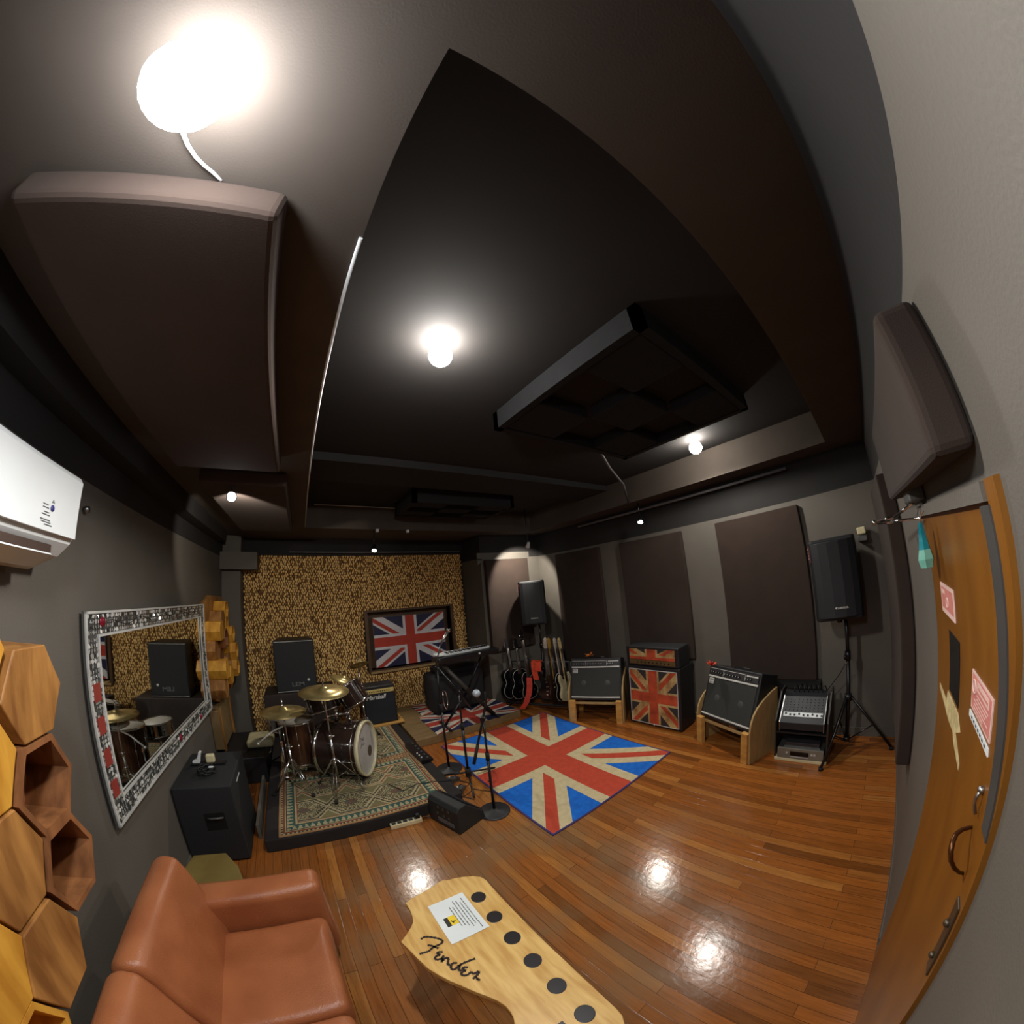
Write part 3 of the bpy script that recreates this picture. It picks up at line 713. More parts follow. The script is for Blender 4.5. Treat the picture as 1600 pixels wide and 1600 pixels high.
tl.location = (-0.89, 0.93, 1.985); tag(tl, 'bit of teal foil ribbon on top of the honeycomb shelf', 'ribbon')

# far hexagon wall decoration
hs = thing('hexagon_wall_decor', 'cluster of golden wooden hexagon blocks beyond the mirror', 'wall decoration', (0, 0, 0))
bk = MB().prism([(4.02, 1.88), (4.35, 1.99), (5.0, 1.97), (5.1, 1.5), (5.0, 0.95), (4.45, 0.76), (4.05, 0.92), (3.98, 1.4)], XL, XL+0.05, 'x')
bk.build('backing_board', HONEY, hs, 0.004)
rnd = random.Random(5)
k = 0
for i in range(4):
    for j in range(5):
        cy = 4.16 + i*0.215; cz = 1.00 + j*0.205 + (0.10 if i % 2 else 0)
        if cz > 1.9 or (i in (0, 3) and j in (4,)): continue
        dp = rnd.choice((0.10, 0.14, 0.17, 0.2))
        hex_cell(hs, cy, cz, 0.118, XL+0.05, XL+0.05+dp, rnd.random() < 0.3, rnd.choice((HONEY, HONEY2, HONEY2, HONEY3)), 0.08)
ps = thing('wooden_wall_box', 'slim wooden box board fixed low on the wall under the hexagon cluster', 'box', (0, 0, 0))
B((XL, 4.12, 0.32), (XL+0.1, 4.75, 0.76), 'body', DAISW, ps, 0.006)
B((XL+0.1, 4.12, 0.30), (XL+0.115, 4.17, 0.76), 'edge_strip', HONEY, ps); B((XL+0.1, 4.70, 0.30), (XL+0.115, 4.75, 0.76), 'edge_strip', HONEY, ps)

# ================================================================ SOFA
sofa = thing('leather_sofa', 'orange-brown leather sofa against the left wall', 'sofa', (-0.55, 1.05, 0))
def rbox(a, b_, name, m, parent, bev=0.05, seg=5): 
    o = MB().box(a, b_).build(name, m, parent, bev, seg)
    for p in o.data.polygons: p.use_smooth = True
    return o
rbox((-0.38, -0.72, 0.06), (0.345, 0.66, 0.27), 'base', LEATHER, sofa, 0.03)
rbox((-0.36, 0.52, 0.10), (0.395, 0.69, 0.60), 'armrest', LEATHER, sofa, 0.05)
rbox((-0.36, -0.74, 0.10), (0.395, -0.57, 0.60), 'armrest', LEATHER, sofa, 0.05)
for y0, y1 in ((-0.025, 0.515), (-0.57, -0.03)):
    rbox((-0.14, y0, 0.26), (0.375, y1, 0.425), 'seat_cushion', LEATHER, sofa, 0.045)
def back_cushion(y0, y1):
    mb = MB()
    n = 6; prof = [(-0.34, 0.12), (-0.36, 0.62), (-0.345, 0.80), (-0.29, 0.835), (-0.22, 0.82), (-0.185, 0.74), (-0.10, 0.44), (-0.09, 0.26)]
    mb.prism(prof, y0, y1, 'y')
    o = mb.build('back_cushion', LEATHER, sofa, 0.035, 4)
    for p in o.data.polygons: p.use_smooth = True
back_cushion(-0.025, 0.60); back_cushion(-0.60, -0.03)
for x in (-0.32, 0.30):
    for y in (-0.66, 0.60): MB().tube((x, y, 0), (x, y, 0.07), 0.02, 0.026).build('foot', BLACKP, sofa)

# ================================================================ HEADSTOCK TABLE
tb = thing('headstock_table', 'pale wooden table shaped like a giant guitar headstock', 'table', (0, 0, 0))
ZT = 0.45
outline = [(0.1067, 1.2331), (0.1421, 1.2601), (0.1772, 1.2936), (0.1944, 1.3166), (0.2033, 1.3502), (0.2069, 1.3935), (0.2035, 1.4418), (0.2348, 1.4579), (0.2939, 1.4702), (0.3598, 1.484), (0.4061, 1.4991), (0.434, 1.5012), (0.442, 1.4893), (0.4833, 1.4809), (0.53, 1.4641), (0.573, 1.4401), (0.5996, 1.4123), (0.6108, 1.3753), (0.6085, 1.3322), (0.6070, 1.2105), (0.6060, 1.0777), (0.6045, 0.9567), (0.6019, 0.7771), (0.5945, 0.6215), (0.5848, 0.4965), (0.5782, 0.4616), (0.5586, 0.433), (0.545, 0.38), (0.545, 0.10), (0.285, 0.10), (0.287, 0.62), (0.2971, 0.6751), (0.3084, 0.698), (0.3133, 0.7223), (0.3129, 0.751), (0.3032, 0.7869), (0.2817, 0.8269), (0.2542, 0.8704), (0.2268, 0.9174), (0.1978, 0.9649), (0.1729, 1.0113), (0.1524, 1.0561), (0.1366, 1.1167), (0.1205, 1.1828)]
MB().prism(outline, ZT-0.03, ZT, 'z').build('table_top', mat('limed_pine', (222, 184, 112), 0.38, rgb2=(196, 150, 80), nscale=7, stretch=(5, 0.8, 1), bump=0.06), tb, 0.003)
for k, (x, y) in enumerate(((0.5196, 1.2964), (0.5162, 1.1475), (0.5127, 1.0021), (0.5089, 0.8569), (0.5039, 0.7077), (0.4972, 0.555))):
    MB().lathe([(0, 0.001), (0.0335, 0.001), (0.036, 0)], c=(x, y, ZT), n=28, smooth=False).build('tuner_hole', mat('black_inlay', (30, 26, 28), 0.4), tb)
B((0.37, 0.50, ZT), (0.425, 0.585, ZT+0.002), 'nut_inlay', MATS['black_inlay'], tb)
for x, y in ((0.25, 1.25), (0.52, 1.25), (0.35, 0.3), (0.5, 0.3)):
    MB().box((x-0.02, y-0.02, 0), (x+0.02, y+0.02, ZT-0.03)).build('leg', PINE, tb)
# script lettering as painted strokes; local letter frame
def stroke(mb, pts, wdt, z):
    P = [Vector((p[0], p[1])) for p in pts]
    for i in range(len(P)-1):
        d = (P[i+1]-P[i]); 
        if d.length < 1e-6: continue
        n = Vector((-d.y, d.x)).normalized()
        w0 = wdt*(0.75+0.5*((i*7) % 3)/2); a = P[i]-d*0.15; b_ = P[i+1]+d*0.15
        mb.poly([(a.x-n.x*w0/2, a.y-n.y*w0/2, z), (b_.x-n.x*w0/2, b_.y-n.y*w0/2, z), (b_.x+n.x*w0/2, b_.y+n.y*w0/2, z), (a.x+n.x*w0/2, a.y+n.y*w0/2, z)])
def smooth(pts, n=6):
    out = []; P = [pts[0]] + pts + [pts[-1]]
    for i in range(1, len(P)-2):
        for k in range(n):
            t = k/n; a, b_, c_, d = P[i-1], P[i], P[i+1], P[i+2]
            out.append(tuple(0.5*((2*b_[j]) + (-a[j]+c_[j])*t + (2*a[j]-5*b_[j]+4*c_[j]-d[j])*t*t + (-a[j]+3*b_[j]-3*c_[j]+d[j])*t**3) for j in (0, 1)))
    return out + [pts[-1]]
letters = [[(0.1868, 1.2045), (0.207, 1.2085), (0.2332, 1.1918), (0.2565, 1.1692), (0.2646, 1.1483)], [(0.2646, 1.1483), (0.2507, 1.1406), (0.2176, 1.1401), (0.1918, 1.1306), (0.1713, 1.1325), (0.1525, 1.1351)], [(0.1996, 1.1619), (0.2146, 1.1496), (0.2321, 1.1241)], [(0.2394, 1.0967), (0.2272, 1.1058), (0.2152, 1.1031), (0.2249, 1.09), (0.2063, 1.0914), (0.197, 1.0818), (0.2079, 1.0719), (0.2252, 1.0711)], [(0.2346, 1.0805), (0.2236, 1.0664), (0.2132, 1.0532)], [(0.2177, 1.0569), (0.2362, 1.0646), (0.2454, 1.0572), (0.236, 1.0424), (0.228, 1.0289), (0.2385, 1.0262)], [(0.2644, 1.0177), (0.2505, 1.0263), (0.2359, 1.0169), (0.2322, 1.0011), (0.244, 0.9957), (0.2639, 1.0033), (0.2938, 1.0037), (0.3342, 0.9988)], [(0.2721, 1.0055), (0.2599, 0.993), (0.2535, 0.9808), (0.2643, 0.9776)], [(0.2893, 0.9761), (0.2781, 0.9852), (0.2675, 0.981), (0.276, 0.9684), (0.26, 0.9696), (0.2523, 0.9603), (0.2609, 0.9495), (0.2765, 0.9465)], [(0.2765, 0.9465), (0.2897, 0.9514), (0.2925, 0.9379), (0.3136, 0.9382), (0.3101, 0.9297), (0.2892, 0.9223), (0.2788, 0.9186)], [(0.2912, 0.921), (0.2939, 0.9103), (0.2918, 0.9029), (0.3006, 0.904)]]
lt = MB()
for i, s in enumerate(letters):
    stroke(lt, smooth(s), 0.0095, ZT+0.0008)
lt.build('script_lettering', mat('burnt_lettering', (52, 34, 24), 0.6), tb)
# paper notice
pp = thing('paper_notice', 'white printed paper notice lying on the headstock table', 'notice', (0.379, 1.240, ZT+0.0015), rz(-90))
B((-0.128, -0.0905, 0), (0.128, 0.0905, 0.0012), 'sheet', PAPER, pp)
tx = MB()
for k, (a, b_) in enumerate(((-0.098, 0.112), (-0.075, 0.080), (-0.092, 0.088), (-0.098, 0.075), (-0.065, 0.062), (-0.072, 0.060))):
    v = 0.066 - k*0.0145; x = a; rr = random.Random(k)
    while x < b_:
        l = 0.006 + 0.014*rr.random(); tx.box((x, v-0.0022, 0.0013), (min(x+l, b_), v+0.0022, 0.0016)); x += l + 0.003
tx.build('printed_lines', INKG, pp)
lg = MB(); lg.box((-0.02, -0.062, 0.0013), (0.036, -0.038, 0.0017), 1); lg.box((-0.02, -0.042, 0.0013), (0.036, -0.008, 0.0018), 0)
lg.prism([(0.0, -0.035), (0.012, -0.03), (0.016, -0.012), (0.019, -0.024), (0.026, -0.030), (0.012, -0.036)], 0.0018, 0.0021, 'z', 1)
lg.build('yellow_emblem', [YELL, INK], pp)

# ================================================================ SUBWOOFER AND CUBE
sub = thing('subwoofer_cabinet', 'big black subwoofer cabinet standing between sofa and riser', 'loudspeaker', (-0.905, 2.94, 0))
MB().box((-0.22, -0.30, 0.02), (0.22, 0.33, 0.65)).build('cabinet', mat('black_carpet_board', (33, 34, 36), 0.7, rgb2=(27, 28, 30), nscale=60, bump=0.3, bscale=400), sub, 0.01)
for x in (-0.18, 0.18):
    for y in (-0.26, 0.29): MB().tube((x, y, 0), (x, y, 0.022), 0.02).build('foot', RUBBER, sub)
h = MB(); h.box((-0.03, -0.302, 0.30), (0.12, -0.296, 0.44)); h.build('handle_recess', mat('recess_black', (8, 8, 8), 0.6), sub)
MB().path([(-0.01, -0.305, 0.40), (0.02, -0.318, 0.405), (0.08, -0.318, 0.405), (0.11, -0.305, 0.40)], 0.009).build('handle', GREYM, sub)
B((0.222, -0.10, 0.575), (0.224, 0.05, 0.585), 'label_strip', PAPER, sub)
g = thing('cable_coil', 'coiled black cable on top of the black subwoofer', 'cable', (-0.90, 2.86, 0.65))
cl = MB()
pts = []
for k in range(90):
    a = k*0.32; r = 0.062 + 0.012*math.sin(k*1.7); pts.append((r*math.cos(a), r*math.sin(a), 0.008 + 0.0006*k/1.2 + 0.004*math.sin(k*.9)))
cl.path(pts, 0.0055, 6); cl.build('coil', CABLE, g); MB().box((0.02, 0.0, 0.045), (0.06, 0.018, 0.052)).build('tie', PAPER, g)
g = thing('power_adapters', 'white and cream power adapters on a black strip on the subwoofer', 'power strip', (-0.95, 3.03, 0.65))
MB().box((-0.11, -0.03, 0), (0.17, 0.03, 0.018)).build('black_strip', BLACKP, g, 0.004)
MB().prism([(-0.10, 0.018), (-0.04, 0.018), (-0.03, 0.06), (-0.015, 0.11), (-0.035, 0.112), (-0.06, 0.05), (-0.10, 0.035)], -0.015, 0.02, 'y').build('white_adapter', WPLAST, g, 0.004)
MB().box((0.015, -0.02, 0.018), (0.085, 0.025, 0.085)).build('cream_adapter', CREAM, g, 0.01)
cb = thing('wooden_cube_stool', 'low olive wooden block between the sofa armrest and subwoofer', 'stool', (-0.83, 2.19, 0))
MB().prism([(-0.17, -0.13), (0.20, -0.13), (0.155, 0.02), (0.06, 0.17), (-0.16, 0.17), (-0.20, 0.02)], 0, 0.30, 'z').build('block', OLIVE, cb, 0.008)
# ================================================================ COMBO AMPLIFIERS ON WOODEN STANDS
def combo_amp(label, slabel, loc, ang, tilt=16, glare=False):
    W, H, D = 0.69, 0.56, 0.27
    z0 = 0.315
    a = thing('combo_amplifier', label, 'amplifier', (loc[0], loc[1], z0), (0, 0, math.radians(ang)))
    R = Matrix.Translation((0, 0.03, 0)) @ Matrix.Rotation(math.radians(-tilt), 4, 'X')
    def part(mb, name, m, bev=0.0, par=a):
        mb.v = [tuple(R @ Vector(v)) for v in mb.v]; return mb.build(name, m, par, bev)
    part(MB().box((-W/2, 0, 0), (W/2, D, H)), 'cabinet', BLACK, 0.01)
    part(MB().box((-W/2+0.03, -0.006, 0.05), (W/2-0.03, 0.002, H-0.135)), 'grille_cloth', GRILLE, 0.002)
    cp = part(MB().box((-W/2+0.025, -0.010, H-0.105), (W/2-0.025, 0.002, H-0.028)), 'control_panel', mat('dark_control_panel', (60, 60, 62), 0.35, 0.4), 0.002)
    part(MB().box((-W/2+0.02, -0.012, H-0.13), (W/2-0.02, 0.0, H-0.112)), 'silver_strip', SILVER, 0.002)
    part(MB().box((-W/2+0.02, -0.012, 0.03), (W/2-0.02, 0.0, 0.046)), 'silver_strip', SILVER, 0.002)
    bd = MB(); bd.box((-W/2+0.025, -0.0115, H-0.040), (W/2-0.19, -0.009, H-0.036)); bd.box((W/2-0.17, -0.0115, H-0.052), (W/2-0.03, -0.009, H-0.040))
    for x in (-0.13, 0.155): bd.box((x, -0.0115, H-0.10), (x+0.003, -0.009, H-0.04))
    part(bd, 'panel_printing', SILVER, 0, cp)
    for x in [-0.29 + k*0.034 for k in range(5)] + [-0.10 + k*0.037 for k in range(6)] + [0.178, 0.205, 0.235]:
        part(MB().tube((x, -0.010, H-0.075), (x, -0.026, H-0.075), 0.0095, 0.008, 12).tube((x, -0.026, H-0.075), (x, -0.0275, H-0.075), 0.0045, 0.0045, 10, 1), 'control_knob', [BLACKP, SILVER], 0, cp)
    part(MB().box((-W/2+0.035, -0.013, H-0.20), (-W/2+0.105, -0.006, H-0.14)), 'badge', SILVER, 0.002)
    bt = MB()
    for k in range(4): bt.box((-W/2+0.043 + k*0.014, -0.0137, H-0.165), (-W/2+0.052+k*0.014, -0.013, H-0.15))
    bt.box((-W/2+0.042, -0.0137, H-0.188), (-W/2+0.098, -0.013, H-0.182)); part(bt, 'badge_print', INKG)
    for x in (-0.16, 0.16):
        part(MB().lathe([(0, .003), (0.03, .002), (0.035, 0)], c=(x, -0.006, 0.23), ax=(0, -1, 0), n=20), 'speaker_dome', mat('dome_grey', (66, 68, 66), 0.6))
    part(MB().path([(-0.10, 0.12, H), (-0.10, 0.12, H+0.015), (0.10, 0.12, H+0.015), (0.10, 0.12, H)], 0.008, 6), 'handle', BLACKP)
    # stand
    s = thing('amplifier_stand', slabel, 'stand', (loc[0], loc[1], 0), (0, 0, math.radians(ang)), 'wooden amplifier stands')
    for sx in (-1, 1):
        x0 = sx*(W/2+0.005); x1 = sx*(W/2+0.025); x0, x1 = min(x0, x1), max(x0, x1)
        pr = [(0.0, 0.0), (0.0, 0.33), (0.015, 0.41), (0.05, 0.48), (0.11, 0.54), (0.20, 0.59), (0.33, 0.635), (0.42, 0.65), (0.42, 0.0)]
        MB().prism(pr, x0, x1, 'x').build('side_panel', PLY, s, 0.002)
        xp = sx*(W/2-0.035)
        MB().box((xp-0.038, -0.02, 0), (xp+0.038, 0.03, 0.315)).build('front_leg', PINE, s, 0.003)
        MB().box((xp-0.03, 0.36, 0), (xp+0.03, 0.41, 0.24)).build('rear_leg', PINE, s, 0.003)
    MB().box((-W/2, 0.03, 0.255), (W/2, 0.05, 0.285)).build('crossbar', PLY, s, 0.003)
    MB().box((-W/2, 0.36, 0.20), (W/2, 0.38, 0.24)).build('crossbar', PLY, s, 0.003)
    return a
combo_amp('black combo amplifier left of the flag printed stack, tilted back', 'pine and plywood stand under the combo amplifier near the guitars', (3.20, 3.05), -61.7)
combo_amp('black combo amplifier right of the flag printed stack, tilted back', 'pine and plywood stand under the combo amplifier near the mixer', (3.235, 1.37), -111.5, 20)
def leaf_bunch(label, loc, m, s=1.0, cat='dried leaves'):
    mb = MB(); r = random.Random(int(loc[1]*100))
    for k in range(13):
        a = k*0.49; el = r.uniform(0.05, 1.0); l = s*r.uniform(0.05, 0.085)
        d = Vector((math.cos(a)*math.cos(el), math.sin(a)*math.cos(el), math.sin(el))); sd = d.cross(Vector((0, 0, 1))).normalized()*0.016*s
        mb.poly([(0, 0, 0.004), tuple(d*l*.5+sd), tuple(d*l)]); mb.poly([(0, 0, 0.004), tuple(d*l), tuple(d*l*.5-sd)])
    o = mb.build('leaf_ornament', m); o.location = loc; return tag(o, label, cat)
leaf_bunch('orange dried leaf ornament on the amplifier near the guitars', (3.34, 3.22, 0.872), LEAFM)
leaf_bunch('red leaf ornament on the amplifier near the mixer', (3.41, 1.53, 0.868), LEAFR, 1.0)

# ================================================================ FLAG PRINTED STACK
cab = thing('speaker_cabinet', 'tall black amplifier cabinet with worn flag printed front', 'amplifier cabinet', (3.46, 2.32, 0), rz(-90))
MB().box((-0.375, 0, 0.02), (0.375, 0.34, 0.785)).build('cabinet', BLACK, cab, 0.015, 3)
fc = MB(); union_flag(fc, (-0.33, -0.004, 0.05), (1, 0, 0), (0, 0, 1), 0.66, 0.69, (0, 1, 2), cw=0.27, rc=0.19, dw=0.24, dr=0.08, lift=0.0005)
fc.build('printed_grille', [WORNBLK, WORNBEI, WORNRED], cab)
fr = MB()
for a, b_ in (((-0.338, -0.010, 0.043), (0.338, 0.0, 0.050)), ((-0.338, -0.010, 0.74), (0.338, 0.0, 0.747)), ((-0.338, -0.010, 0.043), (-0.331, 0.0, 0.747)), ((0.331, -0.010, 0.043), (0.338, 0.0, 0.747))): fr.box(a, b_)
fr.build('piping', SILVER, cab)
MB().ball((0.0, -0.012, 0.045), 0.012).build('jack_plug', SILVER, cab)
for x in (-0.33, 0.33):
    for y in (0.04, 0.3): MB().tube((x, y, 0), (x, y, 0.02), 0.018).build('foot', RUBBER, cab)
hd = thing('guitar_amplifier', 'black amplifier head with matching flag print standing on the cabinet', 'amplifier head', (3.47, 2.32, 0.786), rz(-90))
MB().box((-0.37, 0, 0), (0.37, 0.26, 0.24)).build('case', BLACK, hd, 0.015, 3)
fc = MB(); union_flag(fc, (-0.32, -0.004, 0.085), (1, 0, 0), (0, 0, 1), 0.64, 0.13, (0, 1, 2), cw=1.35, rc=0.95, dw=0.8, dr=0.28, lift=0.0005, cy=-0.2)
fc.build('printed_grille', [WORNBLK, WORNBEI, WORNRED], hd)
pn = MB(); pn.box((-0.32, -0.008, 0.025), (0.32, 0.0, 0.08), 0)
for k in range(9): pn.tube((-0.2+k*0.055, -0.008, 0.052), (-0.2+k*0.055, -0.02, 0.052), 0.009, 0.008, 10, 1)
pn.build('control_panel', [mat('aged_brass_panel', (120, 100, 62), 0.4, 0.5), BLACKP], hd)

# ================================================================ PA SPEAKERS
def pa_speaker(label, loc, ang):
    t = thing('loudspeaker', label, 'loudspeaker', loc, rz(ang), 'loudspeakers on tripods')
    pr = [(-0.19, 0.0), (-0.21, 0.05), (-0.20, 0.14), (-0.13, 0.36), (0.13, 0.36), (0.20, 0.14), (0.21, 0.05), (0.19, 0.0)]
    MB().prism(pr, 0, 0.70, 'z').build('cabinet', mat('textured_black_case', (24, 25, 27), 0.6, bump=0.4, bscale=300), t, 0.02, 3)
    g = [(-0.188, -0.002), (-0.13, -0.028), (-0.05, -0.042), (0.05, -0.042), (0.13, -0.028), (0.188, -0.002), (0.188, 0.01), (-0.188, 0.01)]
    MB().prism(g, 0.03, 0.675, 'z').build('grille', DGRILLE, t, 0.006)
    MB().lathe([(0, 0.003), (0.008, 0.003), (0.008, 0)], c=(-0.035, -0.044, 0.115), ax=(0, -1, 0), n=14).build('logo_disc', SILVER, t)
    text('YAMAHA', 0.026, (0.015, -0.045, 0.114), (math.pi/2, 0, 0), SILVER, t, 'logo_lettering', bold=0.0006)
    st = MB(); st.box((-0.212, 0.015, 0.52), (-0.198, 0.045, 0.66), 0)
    for k, z in enumerate((0.63, 0.60, 0.575, 0.55)): st.box((-0.216, 0.016, z), (-0.205, 0.044, z+0.012), 1)
    st.build('side_sticker', [mat('maroon_label', (96, 44, 44), 0.5), PINKL], t)
    MB().tube((0, 0.18, -0.05), (0, 0.18, 0.01), 0.024).build('pole_socket', BLACKP, t)
    return t
def tripod(label, loc, ang, h, spreads):
    t = thing('tripod_stand', label, 'speaker stand', loc, rz(ang), 'loudspeaker tripods')
    MB().tube((0, 0, 0.10), (0, 0, 0.95), 0.019).build('lower_pole', BLACKP, t)
    MB().tube((0, 0, 0.9), (0, 0, h), 0.0165).build('upper_pole', BLACKP, t)
    MB().tube((0, 0, 0.88), (0, 0, 0.96), 0.027).tube((0.02, 0, 0.92), (0.06, 0, 0.92), 0.008).tube((0.055, 0, 0.90), (0.055, 0, 0.94), 0.012).build('clamp', BLACKP, t)
    MB().tube((-0.04, 0, 0.86), (0.04, 0, 0.86), 0.004).build('locking_pin', CHROME, t)
    MB().tube((0, 0, 0.50), (0, 0, 0.56), 0.034).build('leg_collar', BLACKP, t)
    MB().tube((0, 0, 0.10), (0, 0, 0.14), 0.03).build('lower_collar', BLACKP, t)
    for k in range(3):
        spread = spreads[k]; a = math.radians(120*k); c_, s_ = math.cos(a), math.sin(a)
        lg = MB().path([(0.03*c_, 0.03*s_, 0.53), (spread*c_, spread*s_, 0.02)], 0.0125).build('leg', BLACKP, t)
        MB().tube((spread*c_, spread*s_, 0.0), (spread*c_*1.0, spread*s_*1.0, 0.03), 0.02).build('rubber_foot', RUBBER, lg)
        MB().path([(0.03*c_, 0.03*s_, 0.12), (spread*0.55*c_, spread*0.55*s_, 0.25)], 0.007).build('brace', BLACKP, t)
    return t
pa_speaker('black loudspeaker on tripod high in the far corner above the guitars', (3.245, 4.235, 1.28), -40)
tripod('tripod stand carrying the loudspeaker in the far corner', (3.42, 4.34, 0), 20, 1.30, (0.34, 0.34, 0.34))
pa_speaker('black loudspeaker on tripod beside the orange door', (3.40, 0.245, 1.275), -82)
tripod('tripod stand carrying the loudspeaker beside the orange door', (3.58, 0.215, 0), 156, 1.29, (0.43, 0.42, 0.26))
tag(MB().path([(3.58, 0.235, 0.85), (3.66, 0.30, 0.72), (3.70, 0.42, 0.55), (3.66, 0.56, 0.40), (3.6, 0.62, 0.3)], 0.004).build('speaker_cable', CABLE), 'thin black cable hanging from the tripod by the door to the mixer', 'cable')

# ================================================================ MIXER RACK
rk = thing('mixer_rack', 'small black open rack carrying a mixer, beside the speaker tripod', 'rack', (3.28, 0.60, 0), rz(-90))
for x0 in (-0.245, 0.229):
    MB().prism([(0, 0.03), (0, 0.40), (0.05, 0.45), (0.24, 0.60), (0.40, 0.60), (0.40, 0.03)], x0, x0+0.016, 'x').build('side_panel', mat('black_edge_board', (52, 46, 42), 0.5), rk, 0.002)
MB().box((-0.229, 0.01, 0.275), (0.229, 0.40, 0.29)).build('shelf', BLACK, rk)
MB().box((-0.24, -0.01, 0.0), (0.245, 0.42, 0.03)).build('base_board', CREAM, rk, 0.004)
mx = thing('audio_mixer', 'compact audio mixer with white fader strip on the black rack', 'mixer', (3.28, 0.60, 0.29), rz(-90))
body = MB(); body.prism([(0.0, 0.03), (0.0, 0.10), (0.22, 0.27), (0.34, 0.29), (0.34, 0.02)], -0.20, 0.20, 'x'); body.build('body', mat('mixer_black', (30, 32, 36), 0.5), mx, 0.004)
def slope(y): return 0.10 + (y)*0.17/0.22 + 0.002
def on_slope(mb, x0, x1, ya, yb, h, m=0):
    mb.prism([(ya, slope(ya)), (yb, slope(yb)), (yb-h*.6, slope(yb)+h), (ya-h*.6, slope(ya)+h)], x0, x1, 'x', m)
f = MB(); on_slope(f, -0.18, 0.18, 0.05, 0.085, 0.001); f.build('fader_strip', PAPER, mx)
for k in range(9):
    f = MB(); on_slope(f, -0.165+k*0.041, -0.150+k*0.041, 0.058+0.008*(k % 3 == 0), 0.069+0.008*(k % 3 == 0), 0.008); f.build('fader', INK, mx)
for r in range(5):
    for k in range(10):
        y = 0.105 + r*0.022; z = slope(y); x = -0.17+k*0.0375
        MB().tube((x, y, z), (x, y-0.005, z+0.007), 0.004, 0.003, 6).build('mixer_knob', (mat('knob_dark', (58, 60, 62), 0.4), mat('knob_slate', (44, 46, 54), 0.4))[(r+k) % 2], mx)
for x in (-0.205, 0.198): MB().prism([(0.0, 0.02), (-0.003, 0.105), (0.22, 0.278), (0.34, 0.298), (0.34, 0.02)], x, x+0.007, 'x').build('side_cheek', STEEL, mx)
cb_ = MB()
for k in range(7):
    x = -0.12+k*0.045; cb_.path([(x, 0.29, 0.285), (x, 0.30, 0.33), (x+0.02, 0.33, 0.34+0.01*(k % 3)), (x+0.03, 0.36, 0.28), (x+0.03, 0.37, 0.05)], 0.0045, 6)
cb_.build('plugged_cables', CABLE, mx)
rc = thing('silver_power_amplifier', 'silver fronted audio unit lying lowest in the black rack', 'audio unit', (3.28, 0.60, 0.03), rz(-90))
MB().box((-0.21, 0.0, 0.0), (0.215, 0.34, 0.105)).build('case', GREYM, rc, 0.004)
MB().box((-0.21, -0.008, 0.0), (0.215, 0.0, 0.105)).build('front_plate', mat('champagne_plate', (150, 148, 136), 0.4, 0.5), rc, 0.002)
MB().box((-0.09, -0.011, 0.035), (0.08, -0.008, 0.078)).build('display', mat('black_display', (8, 8, 9), 0.1), rc)
b1 = MB()
for x in (-0.13, 0.10, 0.125): b1.box((x, -0.0105, 0.05), (x+0.018, -0.008, 0.068))
b1.box((-0.09, -0.0105, 0.02), (0.08, -0.008, 0.027)); b1.build('button', SILVER, rc)
rc = thing('black_audio_player', 'flat black audio player on top of the silver audio unit', 'audio player', (3.28, 0.60, 0.135), rz(-90))
MB().box((-0.15, 0.03, 0.0), (0.17, 0.26, 0.045)).build('case', mat('worn_lid', (54, 52, 56), 0.35, 0.2), rc, 0.004)
MB().box((-0.155, 0.022, 0.0), (0.175, 0.03, 0.012)).build('front_edge', STEEL, rc)

# ================================================================ GUITAR RACK
RX, RY, RA = 3.16, 4.16, -61.7
gr = thing('guitar_rack', 'long black tubular rack holding seven guitars in the far corner', 'guitar rack', (RX, RY, 0), rz(RA))
for y in (-0.17, 0.17): MB().tube((-0.50, y, 0.10), (0.50, y, 0.10), 0.016).build('padded_rail', RUBBER, gr)
MB().tube((-0.50, 0.10, 0.70), (0.50, 0.10, 0.70), 0.011).build('neck_rail', GREYM, gr)
for x in (-0.5, 0.5):
    MB().path([(x, -0.2, 0.012), (x, 0.22, 0.012)], 0.012).build('foot_bar', BLACKP, gr)
    MB().path([(x, -0.17, 0.012), (x, -0.17, 0.10)], 0.011).build('post', BLACKP, gr)
    MB().path([(x, 0.17, 0.012), (x, 0.17, 0.30), (x, 0.10, 0.70)], 0.011).build('post', BLACKP, gr)
def body_outline(kind):
    if kind == 'double':   # double cutaway solid body
        half = [(0.0, 0.0), (0.06, 0.004), (0.12, 0.03), (0.158, 0.085), (0.155, 0.14), (0.128, 0.19), (0.112, 0.23), (0.120, 0.28), (0.138, 0.33), (0.135, 0.385), (0.105, 0.42), (0.085, 0.395), (0.07, 0.345), (0.035, 0.33)]
        R_ = half; L_ = [(-x, z*1.02) for x, z in half]
        return R_ + [(-0.035, 0.335)] + L_[::-1][1:-1]
    if kind == 'single':
        half = [(0.0, 0.0), (0.06, 0.004), (0.125, 0.035), (0.162, 0.10), (0.15, 0.165), (0.118, 0.205), (0.11, 0.24), (0.13, 0.30), (0.145, 0.35), (0.118, 0.39), (0.075, 0.36), (0.035, 0.35)]
        left = [(0.0, 0.0), (0.06, 0.004), (0.125, 0.035), (0.162, 0.10), (0.15, 0.165), (0.122, 0.21), (0.115, 0.25), (0.13, 0.31), (0.125, 0.37), (0.085, 0.42), (0.035, 0.43)]
        return half + [(-x, z) for x, z in left][::-1][:-1]
    half = [(0.0, 0.0), (0.08, 0.005), (0.155, 0.04), (0.195, 0.11), (0.185, 0.18), (0.145, 0.235), (0.125, 0.27), (0.135, 0.33), (0.145, 0.38), (0.12, 0.43), (0.07, 0.46), (0.0, 0.465)]
    return half + [(-x, z) for x, z in half][::-1][1:-1]
